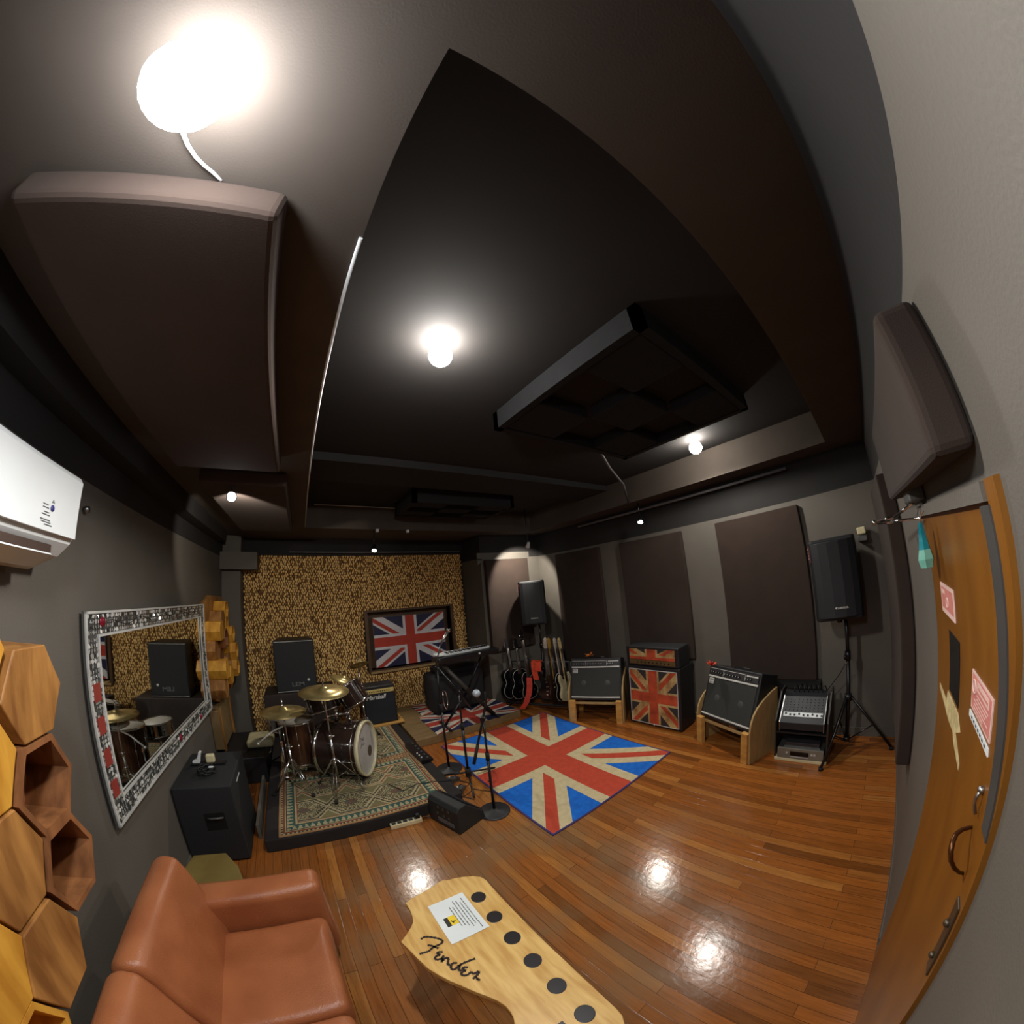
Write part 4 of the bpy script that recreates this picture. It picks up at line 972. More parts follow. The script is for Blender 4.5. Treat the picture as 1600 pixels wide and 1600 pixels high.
def guitar(label, tx_, ang, kind, bodym, neckm, bind=None, headm=None, bass=False, ty_=0.0, lean=6, thick=0.042):
    X = Matrix.Translation((RX, RY, 0)) @ Matrix.Rotation(math.radians(RA), 4, 'Z')
    p = X @ Vector((tx_, ty_, 0.125))
    t = thing('guitar', label, 'guitar', tuple(p), (math.radians(-lean), 0, math.radians(RA+ang)), 'guitars on the rack')
    O = body_outline(kind); th = 0.10 if kind == 'acoustic' else thick
    MB().prism(O, 0, th, 'y').build('body', bodym, t, 0.006, 3)
    if bind:
        bm_ = MB()
        for y in (0.001,):
            bm_.path([(x*1.003, y, z) for x, z in smooth(O + [O[0]], 3)], 0.0024, 6)
        bm_.build('binding', bind, t)
    nz = 0.30 if kind != 'acoustic' else 0.40; L_ = 0.80 if not bass else 0.93
    MB().prism([(-0.028, nz), (0.028, nz), (0.021, L_), (-0.021, L_)], -0.012, 0.008, 'y').build('neck', neckm, t, 0.003)
    MB().prism([(-0.027, nz), (0.027, nz), (0.020, L_), (-0.020, L_)], -0.015, -0.011, 'y').build('fretboard', mat('rosewood', (58, 38, 28), 0.5), t)
    hs_ = [(-0.021, L_), (0.021, L_), (0.036, L_+0.03), (0.034, L_+0.12), (0.02, L_+0.165), (-0.01, L_+0.17), (-0.028, L_+0.14), (-0.03, L_+0.03)]
    h = MB().prism(hs_, -0.006, 0.008, 'y').build('headstock', headm or neckm, t, 0.002)
    for k in range(4 if bass else 6):
        if kind == 'single' or bass: x = -0.04 if k % 2 else 0.045; z = L_+0.035+(k//2)*0.045
        else: x = -0.042; z = L_+0.03+k*0.02
        MB().tube((0.6*x, 0.0, z), (x, 0.0, z), 0.003).tube((x, 0, z-0.008), (x, 0, z+0.008), 0.006).tube((x*0.45, -0.006, z), (x*0.45, -0.016, z), 0.004).build('tuning_peg', CHROME, h)
    if kind != 'acoustic':
        for z in (0.13, 0.20, 0.27): MB().box((-0.04, -0.008, z), (0.04, 0.0, z+0.018)).build('pickup', CREAM if bodym is not MATS.get('gloss_black') else CHROME, t, 0.002)
        MB().box((-0.04, -0.012, 0.075), (0.04, 0.0, 0.10)).build('bridge', CHROME, t, 0.002)
        for k, (x, z) in enumerate(((0.08, 0.13), (0.10, 0.09), (0.115, 0.055))): MB().tube((x, 0, z), (x, -0.016, z), 0.011).build('control_knob', CHROME, t)
        s0 = 0.088
    else:
        MB().lathe([(0, -0.001), (0.05, -0.001), (0.053, -0.002), (0.053, 0)], c=(0, 0, 0.27), ax=(0, 1, 0)).build('sound_hole', RUBBER, t)
        MB().box((-0.07, -0.01, 0.11), (0.07, 0.0, 0.135)).build('bridge', MATS['rosewood'], t, 0.002); s0 = 0.122
    ss = MB()
    for k in range(4 if bass else 6):
        x = -0.016 + k*0.032/(3 if bass else 5); ss.tube((x*1.4, -0.016, s0), (x, -0.018, L_+0.01), 0.0008 if not bass else 0.0013, n=5)
    ss.build('strings', STEEL, t)
    return t
GB = mat('gloss_black', (16, 16, 18), 0.12)
GBK = mat('black_neck', (44, 42, 44), 0.3)
MAPLE = mat('maple_neck', (214, 190, 140), 0.35, rgb2=(200, 174, 120))
guitar('black acoustic guitar with white binding, leftmost on the rack', -0.43, 70, 'acoustic', GB, GBK, WHITE, None, False)
guitar('second black guitar from the left on the rack, with shiny open tuners', -0.29, 68, 'acoustic', GB, mat('grey_neck', (96, 92, 90), 0.4), WHITE, GB, False, lean=4)
guitar('third guitar from the left, with the wide red strap', -0.14, 68, 'single', GB, MATS['grey_neck'], WHITE, GB, True)
guitar('glossy black guitar with pale neck facing the room mid rack', 0.17, 16, 'double', GB, mat('pale_neck', (196, 190, 176), 0.35), None, MATS['pale_neck'], ty_=-0.03)
guitar('fifth guitar from the left with golden brown headstock', 0.30, 68, 'double', mat('dark_brown_body', (54, 36, 24), 0.3), mat('amber_neck', (186, 140, 56), 0.4), None)
guitar('sixth guitar from the left, black body edged with white', 0.40, 72, 'single', GB, MATS['pale_neck'], WHITE, MATS['pale_neck'])
guitar('cream guitar with maple neck, rightmost on the rack', 0.475, 74, 'double', mat('cream_body', (232, 222, 176), 0.25), MAPLE, None)
X = Matrix.Translation((RX, RY, 0)) @ Matrix.Rotation(math.radians(RA), 4, 'Z')
def ribbon(name, pts, wdt, wd, m):
    mb = MB(); P = [Vector(p) for p in pts]; wd = Vector(wd).normalized()*wdt/2; t = Vector((0.002, 0.0, 0))
    for a, b_ in zip(P, P[1:]):
        q = [mb.P(v) for v in (a-wd, a+wd, b_+wd, b_-wd)]; mb.F(q)
        n = (b_-a).cross(wd).normalized()*0.003
        q2 = [mb.P(v+n) for v in (a-wd, a+wd, b_+wd, b_-wd)]; mb.F(q2[::-1])
        for i in range(4): mb.F((q[i], q[(i+1) % 4], q2[(i+1) % 4], q2[i]))
    return mb.build(name, m)
o = ribbon('guitar_strap', [X @ Vector(p) for p in ((-0.07, -0.17, 0.52), (-0.06, -0.20, 0.40), (-0.07, -0.23, 0.28), (-0.11, -0.27, 0.15), (-0.17, -0.30, 0.06))], 0.085, X.to_3x3() @ Vector((1, 0.2, 0)), mat('red_strap', (206, 62, 40), 0.55, rgb2=(180, 50, 32), nscale=20))
tag(o, 'wide red strap hanging down the third guitar on the rack', 'strap')
st_ = thing('orange_strap', 'bright orange folded strap hung over the rack rail', 'strap', (0, 0, 0))
o = ribbon('long_fold', [X @ Vector(p) for p in ((-0.06, 0.08, 0.73), (-0.06, 0.03, 0.725), (-0.055, 0.0, 0.64), (-0.04, -0.01, 0.53), (-0.02, -0.02, 0.44))], 0.09, X.to_3x3() @ Vector((1, 0, 0)), STRAP); o.parent = st_
o = ribbon('short_fold', [X @ Vector(p) for p in ((0.03, 0.06, 0.73), (0.03, -0.02, 0.725), (0.03, -0.03, 0.64), (0.03, -0.03, 0.58))], 0.09, X.to_3x3() @ Vector((1, 0, 0)), STRAP); o.parent = st_
# ================================================================ BEHIND THE DRUMS
ZD = 0.123
eq = thing('equipment_cabinet', 'dark brown low cabinet under the black logo loudspeaker by the alcove', 'cabinet', (-0.17, 5.17, 0))
MB().box((-0.46, -0.24, 0.0), (0.50, 0.26, 0.68)).build('body', mat('dark_brown_board', (46, 36, 31), 0.7), eq, 0.008)
sp = thing('loudspeaker', 'black loudspeaker with silver logo in front of the gold foam lining', 'loudspeaker', (-0.175, 4.98, 0.685), (0, 0, 0))
MB().prism([(-0.275, 0), (0.275, 0), (0.22, 0.36), (-0.22, 0.36)], 0, 0.70, 'z').build('cabinet', BLACK, sp, 0.01)
MB().box((-0.262, -0.010, 0.025), (0.262, 0.002, 0.665)).build('grille', DGRILLE, sp, 0.004)
MB().box((-0.262, -0.014, 0.006), (0.262, 0.0, 0.018)).build('trim_bar', STEEL, sp, 0.002)
MB().box((-0.262, -0.014, 0.675), (0.262, 0.0, 0.687)).build('trim_bar', STEEL, sp, 0.002)
text('LEM', 0.075, (0.02, -0.013, 0.105), (math.pi/2, 0, 0), mat('logo_grey', (120, 122, 122), 0.4), sp, 'logo_lettering', bold=0.001, xs=1.3)
MB().lathe([(0, .003), (0.016, .002), (0.018, 0)], c=(0.165, -0.011, 0.155), ax=(0, -1, 0), n=16).build('badge', SILVER, sp)

am = thing('combo_amplifier', 'small black combo amplifier with gold control strip behind the bass drum', 'amplifier', (0.90, 4.76, 0.145), rz(0))
MB().box((-0.225, 0, 0), (0.225, 0.26, 0.545)).build('cabinet', BLACK, am, 0.012, 3)
MB().box((-0.205, -0.006, 0.02), (0.205, 0.0, 0.435)).build('grille_cloth', mat('blue_black_cloth', (34, 38, 46), 0.8, bump=0.4, bscale=400), am, 0.003)
MB().box((-0.21, -0.008, 0.445), (0.21, 0.0, 0.50)).build('control_panel', MUSTARD, am, 0.002)
for k in range(11): MB().tube((-0.16+k*0.03, -0.008, 0.473), (-0.16+k*0.03, -0.02, 0.473), 0.008, 0.007, 10).build('control_knob', BLACKP, am)
text('Marshall', 0.085, (-0.055, -0.0075, 0.39), (math.pi/2, 0, 0), WHITE, am, 'logo_lettering', shear=0.35, bold=0.0015, xs=0.95)
tag(MB().box((0.64, 4.70, ZD), (1.20, 5.05, 0.145)).build('plank', PINE, None, 0.003), 'pale wooden plank under the small combo amplifier', 'plank')
bx = thing('drum_case', 'black boxy case beside the riser under the cream cushion', 'case', (-0.83, 4.30, 0))
MB().box((-0.24, -0.40, 0.0), (0.24, 0.40, 0.30)).build('body', BLACK, bx, 0.01)
MB().path([(0.245, -0.08, 0.2), (0.265, -0.06, 0.2), (0.265, 0.06, 0.2), (0.245, 0.08, 0.2)], 0.008).build('handle', CHROME, bx)
o = rbox((-0.80, 4.12, 0.302), (-0.50, 4.42, 0.40), 'seat_cushion_pad', mat('cream_cushion', (188, 178, 138), 0.7, bump=0.3), None, 0.035); tag(o, 'cream cushion lying on the black case behind the hi-hat', 'cushion')
tag(MB().box((-0.64, 2.9, 0), (-0.615, 3.8, 0.14)).build('side_board', WALL, None), 'grey board standing between the subwoofer and riser', 'board')

# ================================================================ DRUM KIT
def lugs(parent, c, ax, r, half, n=8, m=CHROME):
    ax = Vector(ax).normalized(); a = ax.orthogonal().normalized(); b_ = ax.cross(a); c = Vector(c)
    for k in range(n):
        t = 2*math.pi*k/n; o = a*math.cos(t)+b_*math.sin(t)
        mb = MB(); mb.tube(c+o*(r+0.008)-ax*half, c+o*(r+0.008)+ax*half, 0.0028, n=6)
        mb.tube(c+o*(r+0.006)-ax*0.02, c+o*(r+0.006)+ax*0.02, 0.0085, n=8)
        mb.build('lug', m, parent)
def hoop(parent, c, ax, r, w_=0.02, m=CHROME, name='hoop'):
    MB().lathe([(r, -w_/2), (r+0.006, -w_/2), (r+0.010, 0), (r+0.006, w_/2), (r-0.004, w_/2), (r-0.004, -w_/2), (r, -w_/2)], c=c, ax=ax, n=48).build(name, m, parent)
def drum(name, label, cat, loc, ax, r, h, shellm=SHELL, headm=HEAD, n=8, group='drum kit'):
    t = thing(name, label, cat, loc, group=group)
    ax = Vector(ax).normalized()
    MB().lathe([(r, -h/2), (r, h/2)], ax=ax, n=48).build('shell', shellm, t)
    MB().lathe([(0, h/2+0.002), (r-0.002, h/2+0.002), (r, h/2-0.006)], ax=ax, n=48).build('batter_head', headm, t)
    MB().lathe([(0, -h/2-0.002), (r-0.002, -h/2-0.002), (r, -h/2+0.006)], ax=ax, n=48).build('resonant_head', HEAD, t)
    hoop(t, tuple(ax*h/2), ax, r+0.002); hoop(t, tuple(-ax*h/2), ax, r+0.002)
    lugs(t, (0, 0, 0), ax, r, h/2, n)
    return t
# bass drum
ang = math.radians(-30); n_ = Vector((math.cos(ang), math.sin(ang), 0))
fc_ = Vector((0.455, 3.50, 0.405)); D_ = 0.44; bc = fc_ - n_*D_/2; Rb = 0.272
bd = thing('bass_drum', 'large dark bass drum with grey front head facing right', 'drum', tuple(bc), group='drum kit')
MB().lathe([(Rb, -D_/2), (Rb, D_/2)], ax=n_, n=64).build('shell', SHELL, bd)
MB().lathe([(0, D_/2-0.004), (Rb-0.004, D_/2-0.004)], ax=n_, n=64).build('front_head', mat('grey_front_head', (190, 188, 184), 0.45, rgb2=(165, 163, 162), nscale=4), bd)
MB().lathe([(0, -D_/2+0.004), (Rb-0.004, -D_/2+0.004)], ax=n_, n=64).build('rear_head', HEAD, bd)
for s_, mm in ((1, mat('pearl_hoop', (214, 206, 170), 0.25)), (-1, CHROME)):
    MB().lathe([(Rb-0.008, -0.02), (Rb+0.012, -0.02), (Rb+0.014, 0.02), (Rb-0.008, 0.02), (Rb-0.008, -0.02)], c=tuple(n_*s_*(D_/2)), ax=n_, n=64).build('wooden_hoop', mm, bd)
hoop(bd, tuple(n_*(D_/2-0.06)), n_, Rb, 0.012, CHROME, 'shell_band')
lugs(bd, n_*0.07, n_, Rb, 0.14, 10)
up = Vector((0, 0, 1)); sd = up.cross(n_)
MB().lathe([(0, 0.003), (0.055, 0.003), (0.058, 0)], c=tuple(n_*(D_/2-0.003)+sd*0.09-up*0.07), ax=n_, n=30).build('port_ring', mat('port_brown', (84, 70, 56), 0.5), bd)
lt = MB(); lt.X = Matrix.Translation(n_*(D_/2-0.0025)+up*0.10-sd*0.09) @ Matrix((( sd.x, up.x, n_.x, 0), (sd.y, up.y, n_.y, 0), (sd.z, up.z, n_.z, 0), (0, 0, 0, 1)))
for s in ([(-1, 0.2), (-0.2, 1.1), (0.3, 0.4), (-0.4, -0.5), (0.5, -0.3)], [(0.5, 0.9), (0.9, 0.2), (1.3, 0.9), (1.0, -0.9)], [(-1.2, -0.9), (0, -0.7), (1.6, -1.0)]):
    stroke(lt, [(p[0]*0.045, p[1]*0.045) for p in smooth(s)], 0.006, 0.001)
lt.build('signature_scrawl', INKG, bd)
for s_ in (-1, 1):
    a = n_*(D_/2-0.08)+sd*s_*0.2-up*0.15; b_ = n_*(D_/2+0.06)+sd*s_*0.36; b_.z = ZD-bc.z+0.01
    MB().path([tuple(a), tuple(b_)], 0.007).build('spur', CHROME, bd)
# toms on the bass drum
tm = drum('rack_tom', 'dark wide rack tom tilted towards the drummer, behind the ride cymbal', 'drum', (0.10, 3.80, 0.86), (-0.22, 0.25, 0.94), 0.165, 0.17)
MB().path([(0.0, -0.02, -0.08), (0.08, -0.06, -0.12), (0.12, -0.1, -0.20)], 0.012).build('mounting_arm', CHROME, tm)
tm = drum('rack_tom', 'second dark rack tom above the front of the bass drum', 'drum', (0.415, 3.80, 0.91), (-0.42, 0.22, 0.88), 0.145, 0.22)
MB().path([(0.0, -0.02, -0.1), (-0.05, -0.08, -0.15), (-0.10, -0.12, -0.22)], 0.012).build('mounting_arm', CHROME, tm)
hwd = MB(); hwd.tube((0.22, 3.66, 0.66), (0.22, 3.66, 0.80), 0.016); hwd.tube((0.14, 3.68, 0.74), (0.32, 3.70, 0.74), 0.014)
hwd.ball((0.14, 3.68, 0.74), 0.026); hwd.ball((0.32, 3.70, 0.74), 0.026); hwd.ball((0.22, 3.66, 0.80), 0.024); hwd.tube((0.30, 3.66, 0.72), (0.36, 3.60, 0.70), 0.006); hwd.tube((0.19, 3.63, 0.66), (0.25, 3.63, 0.66), 0.02)
o = hwd.build('tom_holder', CHROME); tag(o, 'chrome double tom holder on top of the bass drum', 'drum hardware', 'drum kit')
# floor tom
ft = drum('floor_tom', 'brown lacquered floor tom on three legs at left of the kit', 'drum', (-0.195, 3.72, 0.515), (0, 0.03, 1), 0.172, 0.42, SHELLR)
for k in range(3):
    a = math.radians(200 + 120*k); x, y = 0.178*math.cos(a), 0.178*math.sin(a)
    lg = MB().path([(x, y, 0.08), (x, y, -0.33), (x*1.15, y*1.15, ZD-0.515+0.012)], 0.006).build('leg', CHROME, ft)
    MB().ball((x*1.15, y*1.15, ZD-0.515+0.014), 0.014).build('rubber_foot', RUBBER, lg); MB().box((x-0.014, y-0.014, -0.02), (x+0.014, y+0.014, 0.03)).build('leg_bracket', CHROME, ft, 0.003)
# snare
sn = drum('snare_drum', 'shallow snare drum on a low stand between floor tom and hi-hat', 'drum', (-0.36, 4.08, 0.60), (0.05, 0, 1), 0.165, 0.13, CHROME)
MB().tube((0, 0, -0.08), (0, 0, -0.40), 0.012).build('stand_tube', CHROME, sn)
for k in range(3):
    a = math.radians(40+120*k); MB().path([(0, 0, -0.36), (0.2*math.cos(a), 0.2*math.sin(a), ZD-0.60+0.01)], 0.008).build('stand_leg', CHROME, sn)
def cymbal_stand(label, x, y, z, r, tilt=(0, 0, 1), legs=0.26, ang0=0, hihat=False, pole_top=0.06, double=True):
    t = thing('cymbal_stand' if not hihat else 'hi_hat_stand', label, 'cymbal', (x, y, ZD), group='drum kit')
    ax = Vector(tilt).normalized(); zc = z - ZD
    cy = MB().lathe([(0.008, 0.028), (0.03, 0.024), (0.045, 0.010), (0.05, 0.004), (r*0.6, -0.006), (r, -0.022), (r, -0.0235), (r*0.6, -0.0085), (0.05, 0.001), (0.008, 0.022)], c=(0, 0, zc), ax=ax, n=56).build('cymbal', BRASS, t)
    if hihat:
        MB().lathe([(0.008, -0.075), (0.03, -0.07), (0.05, -0.052), (r*0.6, -0.042), (r, -0.027), (r, -0.0255), (r*0.6, -0.039), (0.05, -0.048)], c=(0, 0, zc), ax=ax, n=56).build('lower_cymbal', BRASS, t)
    MB().tube((0, 0, zc+0.02), (0, 0, zc+pole_top+0.02), 0.006).ball((0, 0, zc+0.035), 0.014).build('wing_nut', CHROME, t)
    MB().tube((0, 0, 0.12), (0, 0, zc*0.55), 0.0125).build('lower_tube', CHROME, t)
    MB().tube((0, 0, zc*0.5), (0, 0, zc), 0.008).build('upper_tube', CHROME, t)
    MB().tube((0, 0, zc*0.53), (0, 0, zc*0.57), 0.02).tube((0, 0, zc*0.55), (0.04, 0, zc*0.55), 0.006).build('height_clamp', CHROME, t)
    MB().tube((0, 0, 0.30), (0, 0, 0.335), 0.022).build('leg_collar', CHROME, t)
    for k in range(3):
        a = math.radians(ang0+120*k); c_, s_ = math.cos(a), math.sin(a)
        lg = MB()
        for w_ in ((-0.012, 0.012) if double else (0,)):
            lg.path([(0.02*c_-w_*s_, 0.02*s_+w_*c_, 0.315), (legs*c_-w_*s_, legs*s_+w_*c_, 0.012)], 0.0055)
        lg = lg.build('leg', CHROME, t)
        MB().tube((legs*c_, legs*s_, 0.0), (legs*c_, legs*s_, 0.022), 0.018).build('rubber_foot', RUBBER, lg)
        MB().path([(0.01*c_, 0.01*s_, 0.14), (legs*0.5*c_, legs*0.5*s_, 0.165)], 0.005).build('brace', CHROME, t)
    return t
cymbal_stand('large bronze ride cymbal on a double braced stand before the bass drum', 0.115, 3.30, 1.125, 0.232, (0.04, -0.06, 1), 0.25, -105)
hh = cymbal_stand('bronze hi-hat cymbals above the floor tom, leftmost of the kit', -0.28, 3.42, 0.945, 0.215, (0.03, 0.0, 1), 0.22, 70, True, 0.08)
MB().path([(-0.02, 0.0, 0.66), (-0.12, -0.02, 0.63), (-0.26, -0.05, 0.54)], 0.008).ball((-0.265, -0.05, 0.535), 0.013).build('side_arm', SILVER, hh)
cymbal_stand('dull crash cymbal behind the rack toms', 0.40, 4.18, 1.0, 0.17, (0.35, -0.1, 1), 0.22, 0)
cymbal_stand('small tilted splash cymbal seen against the gold foam below window', 0.60, 4.30, 1.13, 0.12, (-0.15, 0.55, 1), 0.22, 40)
pd = thing('bass_drum_pedal', 'chrome bass drum pedal behind the bass drum', 'drum pedal', tuple(bc - n_*0.34 + Vector((0, 0, ZD-bc.z))), (0, 0, ang), 'drum kit')
MB().box((-0.14, -0.045, 0), (0.12, 0.045, 0.012)).build('base_plate', STEEL, pd); MB().prism([(-0.14, 0.015), (0.08, 0.07), (0.08, 0.08), (-0.14, 0.025)], -0.035, 0.035, 'y').build('foot_board', STEEL, pd)
MB().tube((0.1, -0.05, 0.16), (0.1, 0.05, 0.16), 0.008).tube((0.1, -0.05, 0.01), (0.1, -0.05, 0.17), 0.007).tube((0.1, 0.05, 0.01), (0.1, 0.05, 0.17), 0.007).build('yoke', CHROME, pd)

# ================================================================ KEYBOARD AND STOOL
kb = thing('keyboard_piano', 'long black electronic keyboard on a crossed stand on the platform', 'keyboard', (2.02, 4.06, 1.02), (math.radians(0), math.radians(-0.5), 0))
MB().prism([(0.0, 0.0), (-0.005, 0.055), (0.02, 0.070), (0.12, 0.074), (0.14, 0.062), (0.30, 0.055), (0.30, 0.0)], -0.45, 0.43, 'x').build('case', BLACKP, kb, 0.005)
kk = MB()
for k in range(36): kk.box((-0.30+k*0.0185, 0.142, 0.062), (-0.283+k*0.0185, 0.29, 0.097))
kk.build('white_keys', WPLAST, kb)
kk = MB()
for k in range(36):
    if k % 7 in (0, 1, 3, 4, 5): kk.box((-0.288+k*0.0185, 0.142, 0.095), (-0.277+k*0.0185, 0.23, 0.106))
kk.build('black_keys', BLACKP, kb)
MB().box((-0.43, 0.10, 0.084), (-0.33, 0.26, 0.098)).build('white_paper_tab', WPLAST, kb)
MB().tube((0.12, -0.004, 0.05), (0.12, -0.012, 0.05), 0.014).build('rear_knob', SILVER, kb)
ks = thing('keyboard_stand', 'black crossed stand under the keyboard', 'stand', (1.97, 4.18, 0.106))
MB().path([(-0.34, 0.0, 0.90), (0.36, 0.0, 0.02)], 0.04, 4).build('broad_leg', mat('dusty_black_tube', (58, 54, 46), 0.5), ks)
MB().path([(0.30, 0.06, 0.90), (0.02, 0.06, 0.42)], 0.013).build('cross_leg', BLACKP, ks); MB().path([(0.02, 0.06, 0.42), (-0.36, 0.06, 0.02)], 0.018).build('cross_leg', BLACKP, ks)
MB().tube((0.0, -0.04, 0.46), (0.0, 0.10, 0.46), 0.035).build('pivot', BLACKP, ks)
for x in (-0.36, 0.36): MB().path([(x, -0.16, 0.02), (x, 0.22, 0.02)], 0.016).build('foot_bar', BLACKP, ks)
for x in (-0.34, 0.30): MB().path([(x, -0.10, 0.905), (x, 0.20, 0.905)], 0.014).build('support_bar', BLACKP, ks)
bn = thing('padded_seat', 'big black padded seat behind the keyboard on the platform', 'seat', (2.07, 4.88, 0.106))
rbox((-0.42, -0.22, 0.02), (0.44, 0.22, 0.60), 'body', mat('soft_black_cover', (30, 30, 34), 0.8, rgb2=(24, 24, 27), bump=0.4, bscale=40), bn, 0.07)
rbox((-0.30, -0.20, 0.58), (0.42, 0.20, 0.68), 'top_pad', MATS['soft_black_cover'], bn, 0.05)
for x in (-0.35, 0.37):
    for y in (-0.16, 0.16): MB().tube((x, y, 0), (x, y, 0.04), 0.02).build('foot', RUBBER, bn)

# ================================================================ MICROPHONE STANDS
def mic(parent, p, d, gm, r=0.026):
    d = Vector(d).normalized(); p = Vector(p)
    m_ = MB().path([tuple(p - d*0.17), tuple(p - d*0.02)], [0.010, 0.017]).build('microphone_body', STEEL if gm is CHROME else BLACKP, parent)
    MB().ball(tuple(p + d*0.008), r, 18).build('microphone_grille', gm, parent)
GRL = mat('grille_mesh_grey', (178, 188, 196), 0.5, 0.3, rgb2=(140, 150, 158), nscale=300)
def round_base_stand(label, x, y, h, r=0.13):
    t = thing('microphone_stand', label, 'microphone stand', (x, y, 0), group='microphone stands')
    MB().lathe([(0, 0.03), (0.02, 0.03), (0.03, 0.018), (r-0.01, 0.014), (r, 0.008), (r, 0)], n=40).build('round_base', mat('matte_black_iron', (40, 40, 42), 0.5), t)
    MB().tube((0, 0, 0.02), (0, 0, h*0.62), 0.0125).build('lower_pole', BLACKP, t); MB().tube((0, 0, h*0.6), (0, 0, h), 0.009).build('upper_pole', BLACKP, t)
    MB().tube((0, 0, h*0.58), (0, 0, h*0.66), 0.018).build('pole_clutch', RUBBER, t)
    MB().tube((-0.02, -0.02, h), (0.02, 0.02, h), 0.02).build('boom_clamp', BLACKP, t)
    return t
t = round_base_stand('microphone stand with round base beside the flag rug, nearest the camera, boom folded down', 1.25, 2.42, 0.90, 0.135)
MB().path([(-0.12, 0.0, 0.56), (-0.03, 0.0, 0.82), (0.0, 0.0, 0.91), (0.05, 0.02, 1.02), (0.03, -0.02, 1.13)], 0.010).build('boom', BLACKP, t)
MB().path([(-0.13, 0.0, 0.53), (-0.075, 0.0, 0.69)], 0.014).build('counterweight', RUBBER, t)
mic(t, (-0.075, -0.08, 1.155), (-0.45, -0.75, 0.35), GRL, 0.031)
t = round_base_stand('tall microphone stand with round base nearest the riser, silver microphone raised', 1.26, 3.36, 1.16, 0.14)
MB().path([(-0.02, 0.0, 1.05), (0.0, 0.0, 1.22), (0.07, 0.0, 1.40)], 0.009).build('boom', BLACKP, t)
mic(t, (0.165, 0.0, 1.53), (0.6, 0, 0.8), CHROME, 0.026)
t = thing('microphone_stand', 'tripod based microphone stand between the two round based ones', 'microphone stand', (1.32, 3.01, 0), group='microphone stands')
MB().tube((0, 0, 0.10), (0, 0, 0.62), 0.0125).build('lower_pole', BLACKP, t); MB().tube((0, 0, 0.6), (0, 0, 0.98), 0.009).build('upper_pole', BLACKP, t)
MB().tube((0, 0, 0.58), (0, 0, 0.65), 0.018).build('pole_clutch', RUBBER, t); MB().tube((0, 0, 0.06), (0, 0, 0.15), 0.03).build('leg_hub', RUBBER, t)
for a in (8, 130, 250):
    c_, s_ = math.cos(math.radians(a)), math.sin(math.radians(a)); MB().path([(0.02*c_, 0.02*s_, 0.10), (0.33*c_, 0.33*s_, 0.015)], 0.010).build('leg', BLACKP, t)
MB().path([(-0.17, 0.02, 1.24), (-0.03, 0.0, 1.02), (0.02, 0.0, 0.93), (0.12, 0.02, 0.78)], 0.010).build('boom', BLACKP, t)
MB().tube((-0.02, -0.02, 0.97), (0.02, 0.02, 0.97), 0.024).build('boom_clamp', BLACKP, t)
o = MB().torus((0, 0, 0), (0.7, -0.55, 0.1), 0.075, 0.006, 32, 8); o.v = [(x, y, z*1.35) for x, y, z in o.v]; o = o.build('headphone_loop', CHROME); o.location = (1.34, 3.42, 0.78)
tag(o, 'chrome hoop hanging from the tall microphone stand', 'hoop')
tag(MB().path([(1.25, 2.46, 0.3), (1.33, 2.55, 0.2), (1.38, 2.7, 0.01), (1.28, 2.84, 0.008), (1.15, 2.78, 0.008), (1.18, 2.9, 0.008), (1.3, 2.95, 0.008), (1.22, 3.1, 0.008), (1.12, 3.05, 0.008), (1.10, 2.85, 0.008), (1.2, 2.68, 0.008)], 0.004).build('microphone_cable', CABLE), 'black cable loops on the floor between the microphone stands', 'cable')
tag(MB().path([(0.55, 3.2, ZD+0.006), (0.65, 3.0, ZD+0.006), (0.8, 3.05, ZD+0.006), (0.97, 3.0, ZD+0.006), (1.09, 2.95, 0.122), (1.125, 2.94, 0.008)], 0.004).build('floor_cable', CABLE), 'thin black cable crossing the nearer patterned carpet', 'cable')

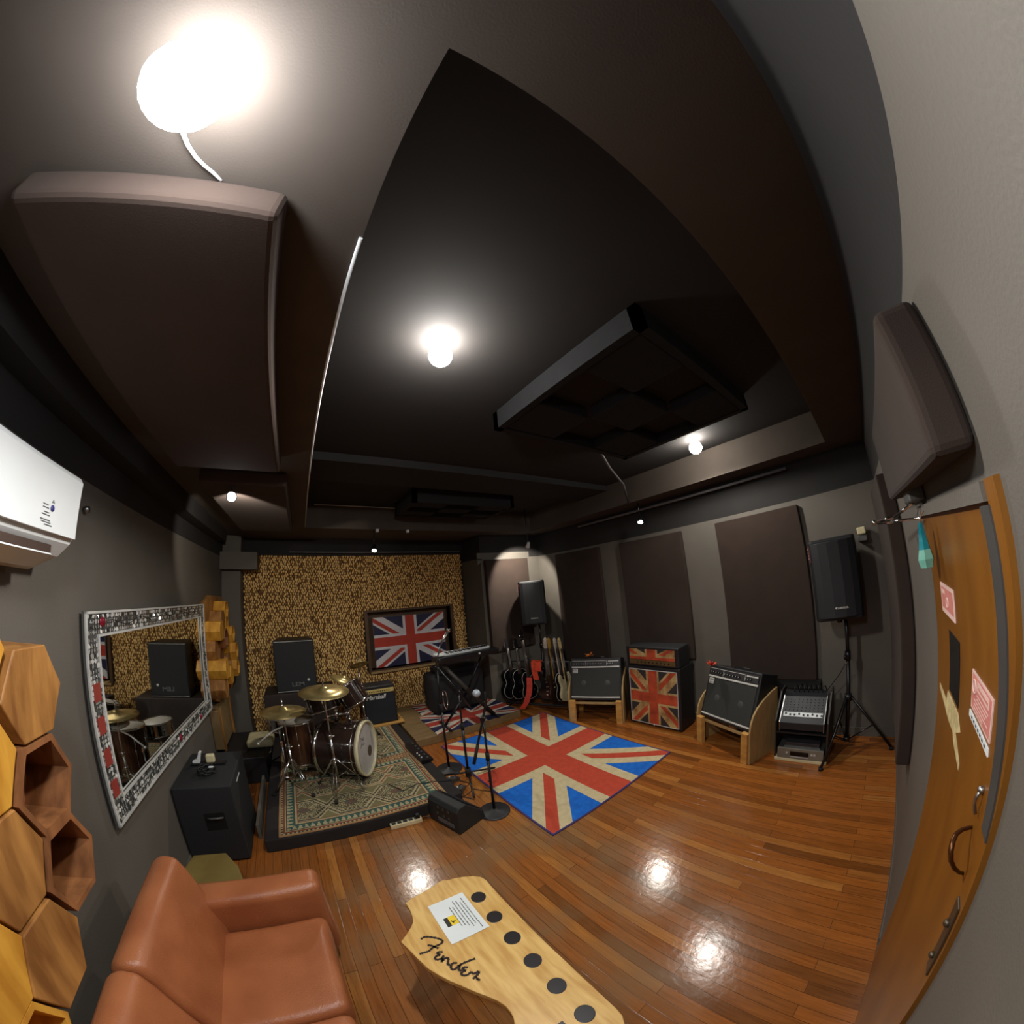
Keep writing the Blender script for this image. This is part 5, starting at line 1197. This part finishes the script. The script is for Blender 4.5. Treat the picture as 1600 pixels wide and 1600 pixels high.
# ================================================================ WEDGE, POWER STRIP, PEDALS
mo = thing('stage_monitor', 'black wedge stage monitor on the floor at the riser corner', 'stage monitor', (0.835, 2.40, 0), rz(18))
MB().prism([(0.0, 0.0), (0.0, 0.23), (0.03, 0.27), (0.12, 0.275), (0.33, 0.09), (0.345, 0.0)], -0.12, 0.30, 'y').build('cabinet', mat('wedge_black', (34, 37, 38), 0.55, bump=0.3, bscale=200), mo, 0.014, 3)
for y, z in ((0.0, 0.2), (0.07, 0.2), (0.14, 0.2), (0.0, 0.13), (0.07, 0.13), (0.16, 0.13)): MB().tube((0, y, z), (-0.006, y, z), 0.014, n=14).build('jack_socket', GREYM, mo)
mo.scale = (0.86, 0.86, 0.92); MB().box((-0.004, -0.06, 0.05), (0, 0.16, 0.09)).build('label_plate', INKG, mo)
MB().prism([(0.13, 0.272), (0.325, 0.098), (0.33, 0.104), (0.134, 0.279)], -0.10, 0.28, 'y').build('grille', DGRILLE, mo)
ps = thing('power_strip', 'white five socket power strip against the riser front', 'power strip', (0.55, 2.665, 0), rz(-4))
MB().box((-0.135, -0.025, 0), (0.135, 0.025, 0.042)).build('body', CREAM, ps, 0.006)
for k in range(5):
    MB().box((-0.12+k*0.048, -0.016, 0.042), (-0.085+k*0.048, 0.016, 0.044)).build('socket', GREYM, ps)
MB().box((0.085, -0.018, 0.044), (0.12, 0.018, 0.08)).build('plug', BLACKP, ps, 0.005)
tag(MB().path([(0.69, 2.66, 0.02), (0.74, 2.64, 0.03), (0.80, 2.62, 0.012)], 0.005).build('mains_cable', CABLE), 'black cord between the power strip and stage monitor', 'cable')
pe = thing('effects_controller', 'long flat black foot controller on the right edge of the riser', 'effects controller', (1.035, 3.66, 0.125), rz(3))
MB().prism([(-0.07, 0.0), (-0.07, 0.045), (0.07, 0.03), (0.07, 0.0)], -0.25, 0.25, 'y').build('body', BLACKP, pe, 0.005)
for k in range(6): MB().tube((0.02, -0.21+k*0.084, 0.034), (0.02, -0.21+k*0.084, 0.046), 0.013, n=14).build('footswitch', GREYM, pe)
for y in (-0.19, -0.13, -0.07): MB().tube((-0.04, y, 0.04), (-0.04, y, 0.053), 0.009, n=12).build('dial', SILVER, pe)
for i, (x, y) in enumerate(((1.19, 3.10), (1.17, 2.90))):
    p = thing('effect_pedal', ('tiny silver topped pedal beside the riser, further one', 'tiny silver topped pedal beside the riser, nearer the monitor')[i], 'effect pedal', (x, y, 0), rz(20+i*25))
    MB().prism([(-0.06, 0.0), (-0.06, 0.06), (0.06, 0.03), (0.06, 0.0)], -0.035, 0.035, 'y').build('body', GREYM, p, 0.005)
    MB().tube((0.02, 0, 0.035), (0.02, 0, 0.055), 0.012).build('footswitch', CHROME, p); MB().tube((-0.04, 0.012, 0.055), (-0.04, 0.012, 0.072), 0.008).build('dial', SILVER, p)
bpy.context.view_layer.update()
